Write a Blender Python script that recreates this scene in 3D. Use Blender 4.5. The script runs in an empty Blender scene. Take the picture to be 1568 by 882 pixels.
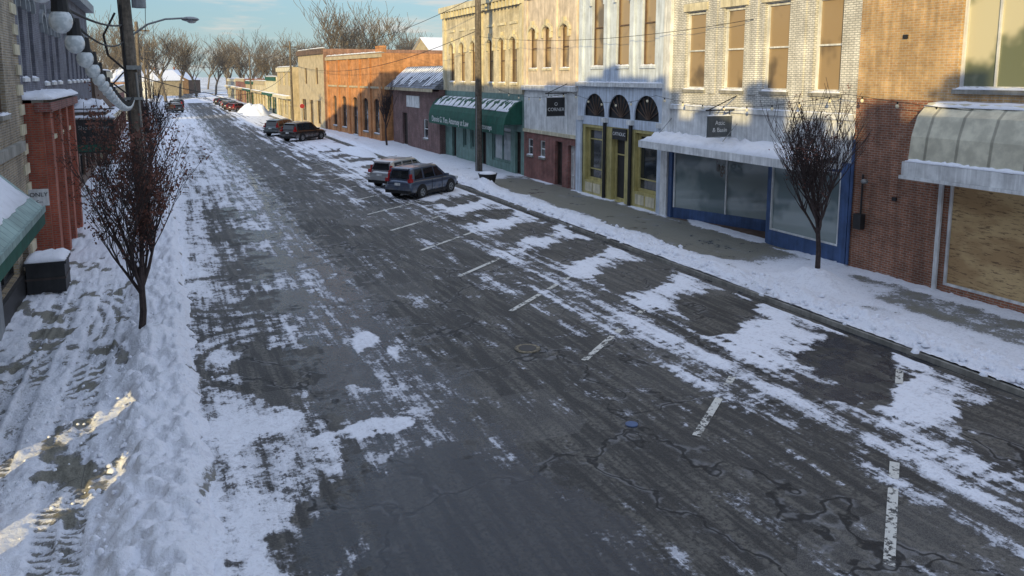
import bpy, bmesh, math, random
import numpy as np
from mathutils import Vector, Matrix
random.seed(7)
S=bpy.context.scene
S.view_settings.view_transform='Standard'; S.view_settings.look='None'; S.view_settings.exposure=0
COL=S.collection
# ------------------------------------------------------------------ materials
class NT:
    def __init__(s,name):
        s.m=bpy.data.materials.new(name); s.m.use_nodes=True
        s.t=s.m.node_tree; s.b=s.t.nodes['Principled BSDF']; s.l=s.t.links
        s.out=s.t.nodes['Material Output']
    def n(s,ty,**k):
        n=s.t.nodes.new('ShaderNode'+ty)
        for a,b in k.items():
            if a[0]=='_': n.inputs[a[1:]].default_value=b
            else: setattr(n,a,b)
        return n
    def link(s,a,b): s.l.new(a,b)
    def math(s,op,a,b=None,c=None,clamp=False):
        n=s.t.nodes.new('ShaderNodeMath'); n.operation=op; n.use_clamp=clamp
        for i,v in enumerate((a,b,c)):
            if v is None: continue
            if isinstance(v,(int,float)): n.inputs[i].default_value=v
            else: s.l.new(v,n.inputs[i])
        return n.outputs[0]
    def ss(s,v,a,b,o0=0.,o1=1.,smooth=True):
        n=s.t.nodes.new('ShaderNodeMapRange'); n.interpolation_type='SMOOTHSTEP' if smooth else 'LINEAR'
        s.l.new(v,n.inputs[0]); n.inputs[1].default_value=a; n.inputs[2].default_value=b
        n.inputs[3].default_value=o0; n.inputs[4].default_value=o1
        return n.outputs[0]
    def mix(s,f,a,b,bt='MIX'):
        n=s.t.nodes.new('ShaderNodeMix'); n.data_type='RGBA'; n.blend_type=bt
        for i,v in ((0,f),(6,a),(7,b)):
            if isinstance(v,(int,float)): n.inputs[i].default_value=v
            elif isinstance(v,tuple): n.inputs[i].default_value=(*v,1) if len(v)==3 else v
            else: s.l.new(v,n.inputs[i])
        return n.outputs[2]
    def noise(s,scale,detail=4,rough=.55,vec=None,dist=0.):
        n=s.t.nodes.new('ShaderNodeTexNoise'); n.inputs['Scale'].default_value=scale
        n.inputs['Detail'].default_value=min(detail,4.); n.inputs['Roughness'].default_value=rough
        n.inputs['Distortion'].default_value=dist
        if vec is not None: s.l.new(vec,n.inputs['Vector'])
        return n.outputs[0]
    def pos(s):
        return s.t.nodes.new('ShaderNodeTexCoord').outputs['Object']
    def mapv(s,vec,sc):
        n=s.t.nodes.new('ShaderNodeMapping'); n.inputs['Scale'].default_value=sc
        s.l.new(vec,n.inputs['Vector']); return n.outputs[0]
    def bump(s,h,st=.4,d=.02,nrm=None):
        n=s.t.nodes.new('ShaderNodeBump'); n.inputs['Strength'].default_value=st; n.inputs['Distance'].default_value=d
        s.l.new(h,n.inputs['Height'])
        if nrm is not None: s.l.new(nrm,n.inputs['Normal'])
        s.l.new(n.outputs[0],s.b.inputs['Normal']); return n.outputs[0]
    def grey(s,v):
        cc=s.n('CombineColor')
        for i in range(3): s.link(v,cc.inputs[i])
        return cc.outputs[0]
    def base(s,c):
        if isinstance(c,tuple): s.b.inputs['Base Color'].default_value=(*c,1)
        else: s.l.new(c,s.b.inputs['Base Color'])
    def rough(s,r):
        if isinstance(r,(int,float)): s.b.inputs['Roughness'].default_value=r
        else: s.l.new(r,s.b.inputs['Roughness'])

def stucco(name,c,var=.25,rough=.8,sc=3.,bump=.2,metal=0.,streak=.2):
    t=NT(name); p=t.pos()
    n=t.noise(sc,4,.65,p); st=t.noise(1.,3,.6,t.mapv(p,(6,6,.5)))
    f=t.ss(n,.3,.7,1-var,1+var*.5); g=t.ss(st,.35,.65,1-streak,1+streak*.4)
    t.base(t.mix(1.,c,t.grey(t.math('MULTIPLY',f,g)),'MULTIPLY')); t.rough(rough); t.b.inputs['Metallic'].default_value=metal
    if bump: t.bump(t.noise(sc*12,1,.6,p),bump,.01)
    return t.m

def brick(name,c1,c2,mortar,paint=0.,dirt=.35,bw=.22,rh=.075,ms=.012,rough=.85,bumps=.5):
    t=NT(name); p=t.pos()
    sep=t.n('SeparateXYZ'); t.link(p,sep.inputs[0])
    cb=t.n('CombineXYZ'); t.link(t.math('ADD',sep.outputs[0],sep.outputs[1]),cb.inputs[0]); t.link(sep.outputs[2],cb.inputs[1])
    b=t.n('TexBrick',_Scale=1.,_Bias=0.)
    b.inputs['Mortar Size'].default_value=ms; b.inputs['Brick Width'].default_value=bw; b.inputs['Row Height'].default_value=rh
    b.inputs['Mortar Smooth'].default_value=.2
    b.inputs['Color1'].default_value=(*c1,1); b.inputs['Color2'].default_value=(*c2,1); b.inputs['Mortar'].default_value=(*mortar,1)
    t.link(cb.outputs[0],b.inputs['Vector'])
    n=t.noise(.9,4,.7,p); st=t.noise(1.,3,.6,t.mapv(p,(4,4,.35)))
    k=t.math('MULTIPLY',t.ss(n,.3,.7,1-dirt,1.15),t.ss(st,.35,.65,1-dirt*.6,1.1))
    c=t.mix(1.,b.outputs['Color'],t.grey(k),'MULTIPLY')
    w=t.ss(t.noise(2.3,4,.7,p),.60,.75,0.,.4)
    c=t.mix(w,c,tuple(min(1,x*1.5) for x in mortar))
    t.base(c); t.rough(rough)
    t.bump(t.math('MULTIPLY',b.outputs['Fac'],-1.),bumps,.012)
    return t.m

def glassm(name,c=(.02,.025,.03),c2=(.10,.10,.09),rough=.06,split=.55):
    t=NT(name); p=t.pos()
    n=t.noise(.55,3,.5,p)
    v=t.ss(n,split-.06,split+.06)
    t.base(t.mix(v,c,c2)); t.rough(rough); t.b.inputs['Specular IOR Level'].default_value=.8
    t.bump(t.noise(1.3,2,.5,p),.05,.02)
    return t.m

def simple(name,c,rough=.5,metal=0.):
    return stucco(name,c,.12,rough,8.,.05,metal,.08)

M={}
M['brick_orange']=brick('brick_orange',(.34,.13,.07),(.23,.085,.045),(.32,.26,.21))
M['brick_orange_sunlit']=brick('brick_orange_sunlit',(.58,.37,.17),(.48,.28,.12),(.52,.43,.32))  # upper part of the orange brick wall, warm sunlight put into the colour
M['brick_red']=brick('brick_red',(.42,.10,.055),(.33,.07,.04),(.26,.17,.13),dirt=.25)
M['brick_purple']=brick('brick_purple',(.22,.10,.09),(.15,.065,.06),(.24,.2,.19))
M['brick_dred']=brick('brick_dark_red',(.29,.085,.07),(.21,.06,.05),(.25,.2,.18))
M['brick_bright']=brick('brick_bright_orange',(.66,.26,.075),(.56,.21,.055),(.42,.28,.17))
M['brick_cream']=brick('brick_cream',(.68,.60,.42),(.60,.52,.36),(.52,.46,.36),dirt=.28)
M['brick_white']=brick('painted_white_brick',(.79,.77,.72),(.69,.67,.63),(.40,.40,.38),dirt=.26,ms=.018,bumps=.9)
M['brick_tan']=brick('brick_tan',(.40,.30,.17),(.18,.14,.10),(.38,.34,.28),ms=.022)
M['brick_grey']=brick('painted_grey_brick',(.20,.20,.24),(.15,.15,.19),(.12,.12,.14))
M['blue_grey']=stucco('blue_grey_paint',(.58,.65,.75),.15,.7,1.6)
M['white_paint']=stucco('white_paint',(.72,.73,.73),.2,.6,1.8)
M['cream']=stucco('cream_stone',(.64,.58,.42),.22,.8,1.4)
M['stone_pink']=stucco('pink_stone',(.66,.56,.46),.22,.8,1.5)
M['navy']=stucco('navy_blue_paint',(.05,.10,.23),.25,.5,2.)
M['olive']=stucco('olive_yellow_paint',(.50,.43,.18),.2,.55,2.)
M['teal']=stucco('teal_green_paint',(.16,.27,.24),.2,.6,2.)
M['dkgreen']=stucco('dark_green_canvas',(.012,.095,.065),.25,.75,2.)
M['dark']=stucco('dark_paint',(.02,.02,.022),.3,.55,3.)
M['dkwood']=stucco('dark_wood_door',(.05,.035,.03),.3,.6,3.)
M['beige']=stucco('beige_panel',(.48,.40,.27),.2,.8,1.2)
M['brown']=stucco('brown_panel',(.14,.09,.065),.3,.8,1.4)
M['concrete']=stucco('concrete',(.30,.29,.26),.3,.85,1.2)
M['grey']=stucco('grey_metal_siding',(.26,.28,.30),.2,.6,1.2)
M['steel']=simple('galvanised_steel',(.28,.29,.29),.45,.6)
M['black']=simple('black_rubber',(.012,.012,.013),.7)
M['woodpole']=stucco('weathered_wood_pole',(.15,.125,.10),.4,.9,6.,.5,0,.4)
M['bark']=stucco('tree_bark',(.055,.038,.036),.4,.9,9.,.5)
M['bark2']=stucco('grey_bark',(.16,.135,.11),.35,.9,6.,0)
M['leaf']=stucco('dry_brown_leaf',(.13,.048,.032),.5,.8,9.,0)
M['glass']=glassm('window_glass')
M['glass2']=glassm('window_glass_curtain_reflection',(.16,.18,.12),(.60,.55,.38),.12,.47)  # pale tone is part curtain, part reflection put into the colour
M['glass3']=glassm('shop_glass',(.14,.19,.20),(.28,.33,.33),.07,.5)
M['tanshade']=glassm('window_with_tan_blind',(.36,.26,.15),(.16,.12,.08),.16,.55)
M['shingle']=brick('slate_shingles',(.26,.28,.32),(.18,.19,.22),(.09,.09,.10),bw=.4,rh=.18,ms=.02)
def snowm(name,c=(.80,.82,.89),dirt=.0):
    t=NT(name); p=t.pos()
    n=t.noise(3.5,4,.65,p)
    t.base(t.mix(t.ss(n,.45,.75,0,.35+dirt),c,(.52,.53,.58))); t.rough(.9); t.b.inputs['Specular IOR Level'].default_value=.2
    t.bump(t.noise(14,3,.65,p),.6,.035)
    return t.m
M['snow']=snowm('snow')
t=NT('weathered_plywood'); p=t.pos()
w=t.noise(1.,4,.65,t.mapv(p,(3,.5,1.2)))
w2=t.noise(1.,4,.8,t.mapv(p,(30,2.2,16)))
c=t.mix(t.ss(w,.38,.62),(.42,.27,.13),(.60,.43,.22))
c=t.mix(t.ss(w2,.53,.62,0,.9),c,(.15,.09,.05)); t.base(c); t.rough(.85); t.bump(w2,.3,.01)
M['ply']=t.m
def ribbed(name,c,freq,axis=1,rough=.5):
    t=NT(name); p=t.pos(); sep=t.n('SeparateXYZ'); t.link(p,sep.inputs[0])
    s=t.math('SINE',t.math('MULTIPLY',sep.outputs[axis],freq*6.2832))
    k=t.ss(s,.93,.99,1.,.55)
    n=t.ss(t.noise(2.,4,.6,p),.35,.7,.7,1.05)
    t.base(t.mix(1.,c,t.grey(t.math('MULTIPLY',k,n)),'MULTIPLY')); t.rough(rough)
    t.bump(k,.5,.02); return t.m
M['ribwhite']=ribbed('cream_seamed_metal',(.66,.62,.48),1.05)
M['ribgreen']=ribbed('green_seamed_metal',(.28,.40,.38),2.6)

# ------------------------------------------------------------------ builders
class Obj:
    """one real-world object: an empty with mesh parts as children (or one mesh)"""
    def __init__(s,name,loc=(0,0,0),rz=0.,sx=1):
        s.name=name; s.loc=loc; s.rz=rz; s.parts={}; s.sx=sx; s.smooth=set(); s.sub={}; s.extra=[]
    def part(s,n): return s.parts.setdefault(n,{'v':[],'f':[],'m':[],'mats':[]})
    def add(s,part,mat,verts,faces):
        P=s.part(part); o=len(P['v']); 
        if mat not in P['mats']: P['mats'].append(mat)
        mi=P['mats'].index(mat)
        P['v']+= [(v[0]*s.sx,v[1],v[2]) for v in verts]
        for f in faces: P['f'].append(tuple(i+o for i in f)); P['m'].append(mi)
    def box(s,part,mat,x0,x1,y0,y1,z0,z1):
        v=[(x,y,z) for x in(x0,x1) for y in(y0,y1) for z in(z0,z1)]
        s.add(part,mat,v,[(0,1,3,2),(4,6,7,5),(0,4,5,1),(2,3,7,6),(0,2,6,4),(1,5,7,3)])
    def quad(s,part,mat,*p): s.add(part,mat,list(p),[tuple(range(len(p)))])
    def cyl(s,part,mat,p0,p1,r0,r1=None,k=12,caps=True):
        if r1 is None:r1=r0
        p0=Vector(p0);p1=Vector(p1);d=(p1-p0).normalized()
        a=d.orthogonal().normalized();b=d.cross(a)
        v=[];f=[]
        for (p,r) in((p0,r0),(p1,r1)):
            for i in range(k):
                an=2*math.pi*i/k; v.append(tuple(p+a*r*math.cos(an)+b*r*math.sin(an)))
        for i in range(k): f.append((i,(i+1)%k,k+(i+1)%k,k+i))
        if caps: f.append(tuple(range(k))); f.append(tuple(range(k,2*k)))
        s.add(part,mat,v,f)
    def ball(s,part,mat,c,r,sz=1.,k=10,h=6):
        v=[(c[0],c[1],c[2]+r*sz)];f=[]
        for j in range(1,h):
            th=math.pi*j/h
            for i in range(k):
                an=2*math.pi*i/k; v.append((c[0]+r*math.sin(th)*math.cos(an),c[1]+r*math.sin(th)*math.sin(an),c[2]+r*sz*math.cos(th)))
        v.append((c[0],c[1],c[2]-r*sz)); e=len(v)-1
        for i in range(k):
            f.append((0,1+i,1+(i+1)%k)); f.append((e,1+(h-2)*k+(i+1)%k,1+(h-2)*k+i))
            for j in range(h-2): f.append((1+j*k+i,1+(j+1)*k+i,1+(j+1)*k+(i+1)%k,1+j*k+(i+1)%k))
        s.add(part,mat,v,f)
    def snow(s,part,x0,x1,y0,y1,z,th=.1,z2=None,step=.25):
        if z2 is None:z2=z
        nx=max(2,int(abs(x1-x0)/step)+1);ny=max(2,int(abs(y1-y0)/step)+1)
        v=[];f=[]
        for i in range(nx+1):
            for j in range(ny+1):
                a=i/nx;b=j/ny;e=1. if 0<i<nx and 0<j<ny else 0.
                zz=z+(z2-z)*a
                jx=random.uniform(-.03,.03);jy=random.uniform(-.04,.04)*(1 if 0<j<ny else 0)
                v.append((x0+(x1-x0)*a+jx,y0+(y1-y0)*b+jy,zz+.004+e*th*random.uniform(.5,1.2)+(1-e)*th*.25))
        for i in range(nx):
            for j in range(ny):
                a=i*(ny+1)+j; f.append((a,a+1,a+ny+2,a+ny+1))
        o=len(v)
        ring=[i*(ny+1) for i in range(nx+1)]+[nx*(ny+1)+j for j in range(1,ny+1)]+[i*(ny+1)+ny for i in range(nx-1,-1,-1)]+[j for j in range(ny-1,0,-1)]
        for r in ring: v.append((v[r][0],v[r][1],v[r][2]-th*.3-.002))
        for q in range(len(ring)): 
            q2=(q+1)%len(ring); f.append((ring[q],ring[q2],o+q2,o+q))
        s.add(part,M['snow'],v,f); s.smooth.add(part)
    def facade(s,mat,y0,y1,z0,z1,ops=(),x=0.,depth=.2,part='walls'):
        ys=sorted({y0,y1,*[v for o in ops for v in o[:2]]}); zs=sorted({z0,z1,*[v for o in ops for v in o[2:4]]})
        for a,b in zip(ys,ys[1:]):
            for c,d in zip(zs,zs[1:]):
                my=(a+b)/2;mz=(c+d)/2
                if any(o[0]<my<o[1] and o[2]<mz<o[3] for o in ops): continue
                s.quad(part,mat,(x,a,c),(x,b,c),(x,b,d),(x,a,d))
        for o in ops:
            a,b,c,d=o[:4]; k=o[4] if len(o)>4 else {}
            fm=k.get('frame',M['dark']); gm=k.get('glass',M['glass']); fw=k.get('fw',.07); X=x+k.get('depth',depth)
            rm=k.get('reveal',mat)
            for q in (((x,a,c),(X,a,c),(X,a,d),(x,a,d)),((x,b,c),(X,b,c),(X,b,d),(x,b,d)),((x,a,d),(X,a,d),(X,b,d),(x,b,d)),((x,a,c),(X,a,c),(X,b,c),(x,b,c))):
                s.quad(part,rm,*q)
            s.quad('windows',gm,(X,a,c),(X,b,c),(X,b,d),(X,a,d))
            e=.004;f0=X-.07;f1=X-.003
            s.box('window_frames',fm,f0,f1,a+e,a+fw,c+e,d-e); s.box('window_frames',fm,f0,f1,b-fw,b-e,c+e,d-e)
            s.box('window_frames',fm,f0+.003,f1,a+fw,b-fw,c+e,c+fw); s.box('window_frames',fm,f0+.003,f1,a+fw,b-fw,d-fw,d-e)
            for m in k.get('h',[.5] if k.get('sash',1) else []):
                zz=c+(d-c)*m; s.box('window_frames',fm,f0+.006,f1,a+fw,b-fw,zz-.03,zz+.03)
            for m in k.get('v',[]):
                yy=a+(b-a)*m; s.box('window_frames',fm,f0+.009,f1,yy-.03,yy+.03,c+fw,d-fw)
            if k.get('arch'):
                r=(b-a)/2; hh=k.get('rise',r); n=12; vv=[]
                for i in range(n+1):
                    an=math.pi*i/n; yy=(a+b)/2-r*math.cos(an); zz=d-hh+hh*math.sin(an)
                    vv+=[(x,yy,zz),(x,yy,d),(X-.08,yy,zz)]
                fc=[]
                for i in range(n):
                    q=i*3; fc+= [(q,q+3,q+4,q+1),(q,q+3,q+5,q+2)]
                s.add(part,mat,vv,fc)
                if k.get('hood'):
                    ro=r+.02; vv=[];fc=[]
                    for i in range(n+1):
                        an=math.pi*i/n
                        for rr in(ro,ro+.2):
                            yy=(a+b)/2-rr*math.cos(an); zz=d-hh+(hh+rr-r)*math.sin(an)
                            vv+=[(x-.12,yy,zz),(x,yy,zz)]
                    for i in range(n):
                        q=i*4; fc+=[(q,q+4,q+6,q+2),(q,q+4,q+5,q+1),(q+2,q+6,q+7,q+3)]
                    s.add('hoods',k['hood'],vv,fc)
                    for yy in((a-.16),(b+.0)): s.box('hoods',k['hood'],x-.14,x-.001,yy,yy+.16,d-hh-.35,d-hh-.002)
                    s.box('hoods',k['hood'],x-.17,x-.001,(a+b)/2-.12,(a+b)/2+.12,d+.06,d+.42)
            if k.get('sill'):
                s.box('sills',k['sill'],x-.08,x-.002,a-.08,b+.08,c-.13,c-.004)
                if k.get('snow',1): s.snow('snow',x-.08,x+.1,a-.05,b+.05,c-.004,.07,step=.12)
    def shell(s,mat,y0,y1,z0,z1,D=10.,x=0.,roof=True,par=.35):
        s.quad('walls',mat,(x,y0,z0),(x+D,y0,z0),(x+D,y0,z1),(x,y0,z1))
        s.quad('walls',mat,(x,y1,z0),(x+D,y1,z0),(x+D,y1,z1),(x,y1,z1))
        s.quad('walls',mat,(x+D,y0,z0),(x+D,y1,z0),(x+D,y1,z1),(x+D,y0,z1))
        if roof:
            s.quad('roof',M['snow'],(x,y0,z1-par),(x+D,y0,z1-par),(x+D,y1,z1-par),(x,y1,z1-par))
            s.box('coping',M['concrete'],x-.05,x+.28,y0,y1,z1+.002,z1+.1)
            s.snow('roof_snow',x-.04,x+.26,y0,y1,z1+.1,.1)
    def text(s,txt,size,loc,rot,mat,ext=.005):
        s.extra.append((txt,size,loc,rot,mat,ext))
    def done(s,single=False):
        objs=[]
        for n,P in s.parts.items():
            me=bpy.data.meshes.new(n); me.from_pydata(P['v'],[],P['f']); me.validate()
            for m in P['mats']: me.materials.append(m)
            if len(me.polygons)==len(P['m']): me.polygons.foreach_set('material_index',P['m'])
            if n in s.smooth: me.polygons.foreach_set('use_smooth',[True]*len(me.polygons))
            if len(P['f'])<60000:
                bm=bmesh.new(); bm.from_mesh(me)
                if n in s.sub: bmesh.ops.remove_doubles(bm,verts=bm.verts,dist=.0005)
                bmesh.ops.recalc_face_normals(bm,faces=bm.faces); bm.to_mesh(me); bm.free()
            o=bpy.data.objects.new(n,me)
            if n in s.sub:
                md=o.modifiers.new('sub','SUBSURF'); md.levels=s.sub[n]; md.render_levels=s.sub[n]
            objs.append(o)
        if single and len(objs)==1 and not s.extra:
            o=objs[0]; o.name=s.name; o.location=s.loc; o.rotation_euler[2]=s.rz; COL.objects.link(o); return o
        e=bpy.data.objects.new(s.name,None); e.location=s.loc; e.rotation_euler[2]=s.rz; e.empty_display_size=.3; COL.objects.link(e)
        for o in objs: COL.objects.link(o); o.parent=e
        for (txt,size,loc,rot,mat,ext) in s.extra:
            c=bpy.data.curves.new('lettering','FONT'); c.body=txt; c.size=size; c.extrude=ext; c.align_x='CENTER'; c.align_y='CENTER'
            c.materials.append(mat); o=bpy.data.objects.new('lettering',c); o.location=loc; o.rotation_euler=rot
            COL.objects.link(o); o.parent=e
        return e

# ------------------------------------------------------------------ numpy noise
def hsh(i,j,s):
    v=(i.astype(np.int64)*374761393+j.astype(np.int64)*668265263+s*982451653)&0x7fffffff
    v=((v^(v>>13))*1274126177)&0x7fffffff
    v=v^(v>>16)
    return (v&0xffff)/65535.
def vn(x,y,s=0):
    xi=np.floor(x);yi=np.floor(y);fx=x-xi;fy=y-yi
    fx=fx*fx*(3-2*fx);fy=fy*fy*(3-2*fy);xi=xi.astype(int);yi=yi.astype(int)
    a=hsh(xi,yi,s);b=hsh(xi+1,yi,s);c=hsh(xi,yi+1,s);d=hsh(xi+1,yi+1,s)
    return (a*(1-fx)+b*fx)*(1-fy)+(c*(1-fx)+d*fx)*fy
def fbm(x,y,o=4,s=0):
    r=0;a=.5;t=0
    for k in range(o):
        r=r+a*vn(x*2**k+17.3*k,y*2**k-9.1*k,s+k); t+=a; a*=.55
    return r/t
def sst(x,a,b):
    t=np.clip((x-a)/(b-a),0,1); return t*t*(3-2*t)
def blob(X,Y,cx,cy,rx,ry,ang=0.,n=None):
    c,s=math.cos(ang),math.sin(ang); dx=X-cx;dy=Y-cy
    u=(dx*c+dy*s)/rx; v=(-dx*s+dy*c)/ry
    d=np.sqrt(u*u+v*v)
    if n is not None: d=d+(n-.5)*1.3
    return 1-sst(d,.65,1.1)
def yrows(y0,y1):
    ys=[y0]; 
    while ys[-1]<y1: ys.append(ys[-1]+min(6.,max(.055,ys[-1]**2/5100*1.8)))
    return np.array(ys)
def grid(name,xs,ys,fn,mat):
    X,Y=np.meshgrid(xs,ys); Z,attrs=fn(X,Y)
    ny,nx=X.shape
    me=bpy.data.meshes.new(name)
    co=np.stack([X,Y,Z],-1).reshape(-1,3).astype(np.float32)
    idx=np.arange(ny*nx).reshape(ny,nx)
    f=np.stack([idx[:-1,:-1],idx[:-1,1:],idx[1:,1:],idx[1:,:-1]],-1).reshape(-1,4)
    me.vertices.add(len(co)); me.vertices.foreach_set('co',co.ravel())
    me.loops.add(f.size); me.loops.foreach_set('vertex_index',f.ravel().astype(np.int32))
    me.polygons.add(len(f)); me.polygons.foreach_set('loop_start',np.arange(0,f.size,4,dtype=np.int32))
    me.update(calc_edges=True)
    me.polygons.foreach_set('use_smooth',np.ones(len(f),dtype=bool))
    for k,v in attrs.items():
        a=me.attributes.new(k,'FLOAT','POINT'); a.data.foreach_set('value',np.broadcast_to(v,X.shape).astype(np.float32).ravel())
    me.materials.append(mat)
    o=bpy.data.objects.new(name,me); COL.objects.link(o); return o

# ------------------------------------------------------------------ ground material
def groundmat(name,kind):
    road=kind=='road'
    t=NT(name); p=t.pos()
    sn=t.n('Attribute',attribute_name='snow').outputs['Fac']; we=t.n('Attribute',attribute_name='wet').outputs['Fac']
    n1=t.noise(2.4,4,.68,p); n3=t.noise(13.,4,.72,p)
    cov=t.math('ADD',sn,t.math('MULTIPLY',t.math('SUBTRACT',n1,.5),1.35 if road else .7))
    cov=t.math('ADD',cov,t.math('MULTIPLY',t.math('SUBTRACT',n3,.5),1.1 if road else .6))
    hb=t.ss(cov,.50,.72)
    if road:
        n2=t.noise(1.,3,.62,t.mapv(p,(5.,.40,1)))
        n4=t.noise(1.,3,.6,t.mapv(p,(11.,.7,1)))
        cov=t.math('ADD',cov,t.math('MULTIPLY',t.math('SUBTRACT',n2,.5),.9))
        cov=t.math('ADD',cov,t.math('MULTIPLY',t.math('SUBTRACT',n4,.5),.5))
        sp=t.noise(80.,2,.7,p)
        a=t.mix(t.ss(sp,.35,.68),(.026,.026,.027),(.108,.103,.097))
        v=t.n('TexVoronoi',feature='F1',distance='CHEBYCHEV'); v.inputs['Scale'].default_value=.22
        t.link(p,v.inputs['Vector'])
        vs=t.n('SeparateColor'); t.link(v.outputs['Color'],vs.inputs[0])
        a=t.mix(1.,a,t.grey(t.ss(vs.outputs[0],0,1,.5,1.3,False)),'MULTIPLY')
        g=t.math('MULTIPLY',t.ss(n2,.42,.62),t.ss(n3,.36,.58))
        a=t.mix(t.math('MULTIPLY',g,.55),a,(.20,.187,.162))
        nz=t.n('TexNoise'); nz.inputs['Scale'].default_value=.9; nz.inputs['Detail'].default_value=3; t.link(p,nz.inputs['Vector'])
        dv=t.n('VectorMath',operation='ADD'); t.link(p,dv.inputs[0])
        sc=t.n('VectorMath',operation='SCALE'); sc.inputs['Scale'].default_value=2.0; t.link(nz.outputs['Color'],sc.inputs[0]); t.link(sc.outputs[0],dv.inputs[1])
        vo=t.n('TexVoronoi',feature='DISTANCE_TO_EDGE'); vo.inputs['Scale'].default_value=.23; t.link(dv.outputs[0],vo.inputs['Vector'])
        vq=t.n('TexVoronoi',feature='DISTANCE_TO_EDGE'); vq.inputs['Scale'].default_value=.62; t.link(dv.outputs[0],vq.inputs['Vector'])
        c1=t.math('MULTIPLY',t.ss(vo.outputs['Distance'],.004,.012,1.,0.),t.ss(n1,.34,.44))
        c2=t.math('MULTIPLY',t.ss(vq.outputs['Distance'],.005,.016,1.,0.),t.math('MULTIPLY',t.ss(vs.outputs[1],.55,.6),t.ss(n1,.42,.52)))
        crk=t.math('MAXIMUM',c1,t.math('MULTIPLY',c2,.7))
        edge=t.math('MULTIPLY',t.ss(vo.outputs['Distance'],.012,.035,1.,0.),t.ss(n1,.47,.56))
        a=t.mix(t.math('MULTIPLY',edge,.45),a,(.25,.25,.26))
        a=t.mix(t.math('MULTIPLY',crk,.88),a,(.007,.007,.008))
    else:
        sp=t.noise(40.,2,.7,p)
        a=t.mix(t.ss(sp,.3,.7),(.15,.145,.12),(.25,.24,.20))
        sep=t.n('SeparateXYZ'); t.link(p,sep.inputs[0])
        j=t.math('MAXIMUM',t.ss(t.math('ABSOLUTE',t.math('SINE',t.math('MULTIPLY',sep.outputs[1],2.09))),.0,.03,1,0),
                 t.ss(t.math('ABSOLUTE',t.math('SINE',t.math('MULTIPLY',sep.outputs[0],2.09))),.0,.03,1,0))
        a=t.mix(t.math('MULTIPLY',j,.6),a,(.05,.05,.045))
    wn=t.math('ADD',we,t.math('MULTIPLY',t.math('SUBTRACT',t.noise(1.4,4,.65,p),.5),1.3))
    wet=t.ss(wn,.42,.56)
    a=t.mix(t.math('MULTIPLY',wet,.65),a,(.008,.014,.028))  # wet darkening, with blue sky reflection tinted into the colour
    slush=t.ss(cov,.36,.55); mask=t.ss(cov,.53,.63)
    a=t.mix(t.math('MULTIPLY',slush,.62),a,(.27,.275,.30))
    grime=t.ss(t.math('ADD',t.math('MULTIPLY',n3,.6),t.math('MULTIPLY',n1,.4)),.50,.60,0,.5)
    snowc=t.mix(grime,(.80,.82,.89),(.52,.52,.57) if road else (.56,.57,.65))
    if road: snowc=t.mix(t.ss(cov,.58,.88,.5,0.),snowc,(.46,.47,.52))
    a=t.mix(mask,a,snowc)
    t.base(a)
    r=t.mix(wet,(.70,.70,.70),(.10,.10,.10)); r=t.mix(slush,r,(.85,.85,.85)); t.link(r,t.b.inputs['Roughness'])
    t.b.inputs['Specular IOR Level'].default_value=.4
    t.bump(t.math('ADD',t.math('MULTIPLY',hb,.7),t.math('MULTIPLY',n3,1.0 if road else 1.7)),.8,.03)
    return t.m
M['road']=groundmat('road_asphalt_with_snow','road'); M['walk']=groundmat('pavement_with_snow','walk')

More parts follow.
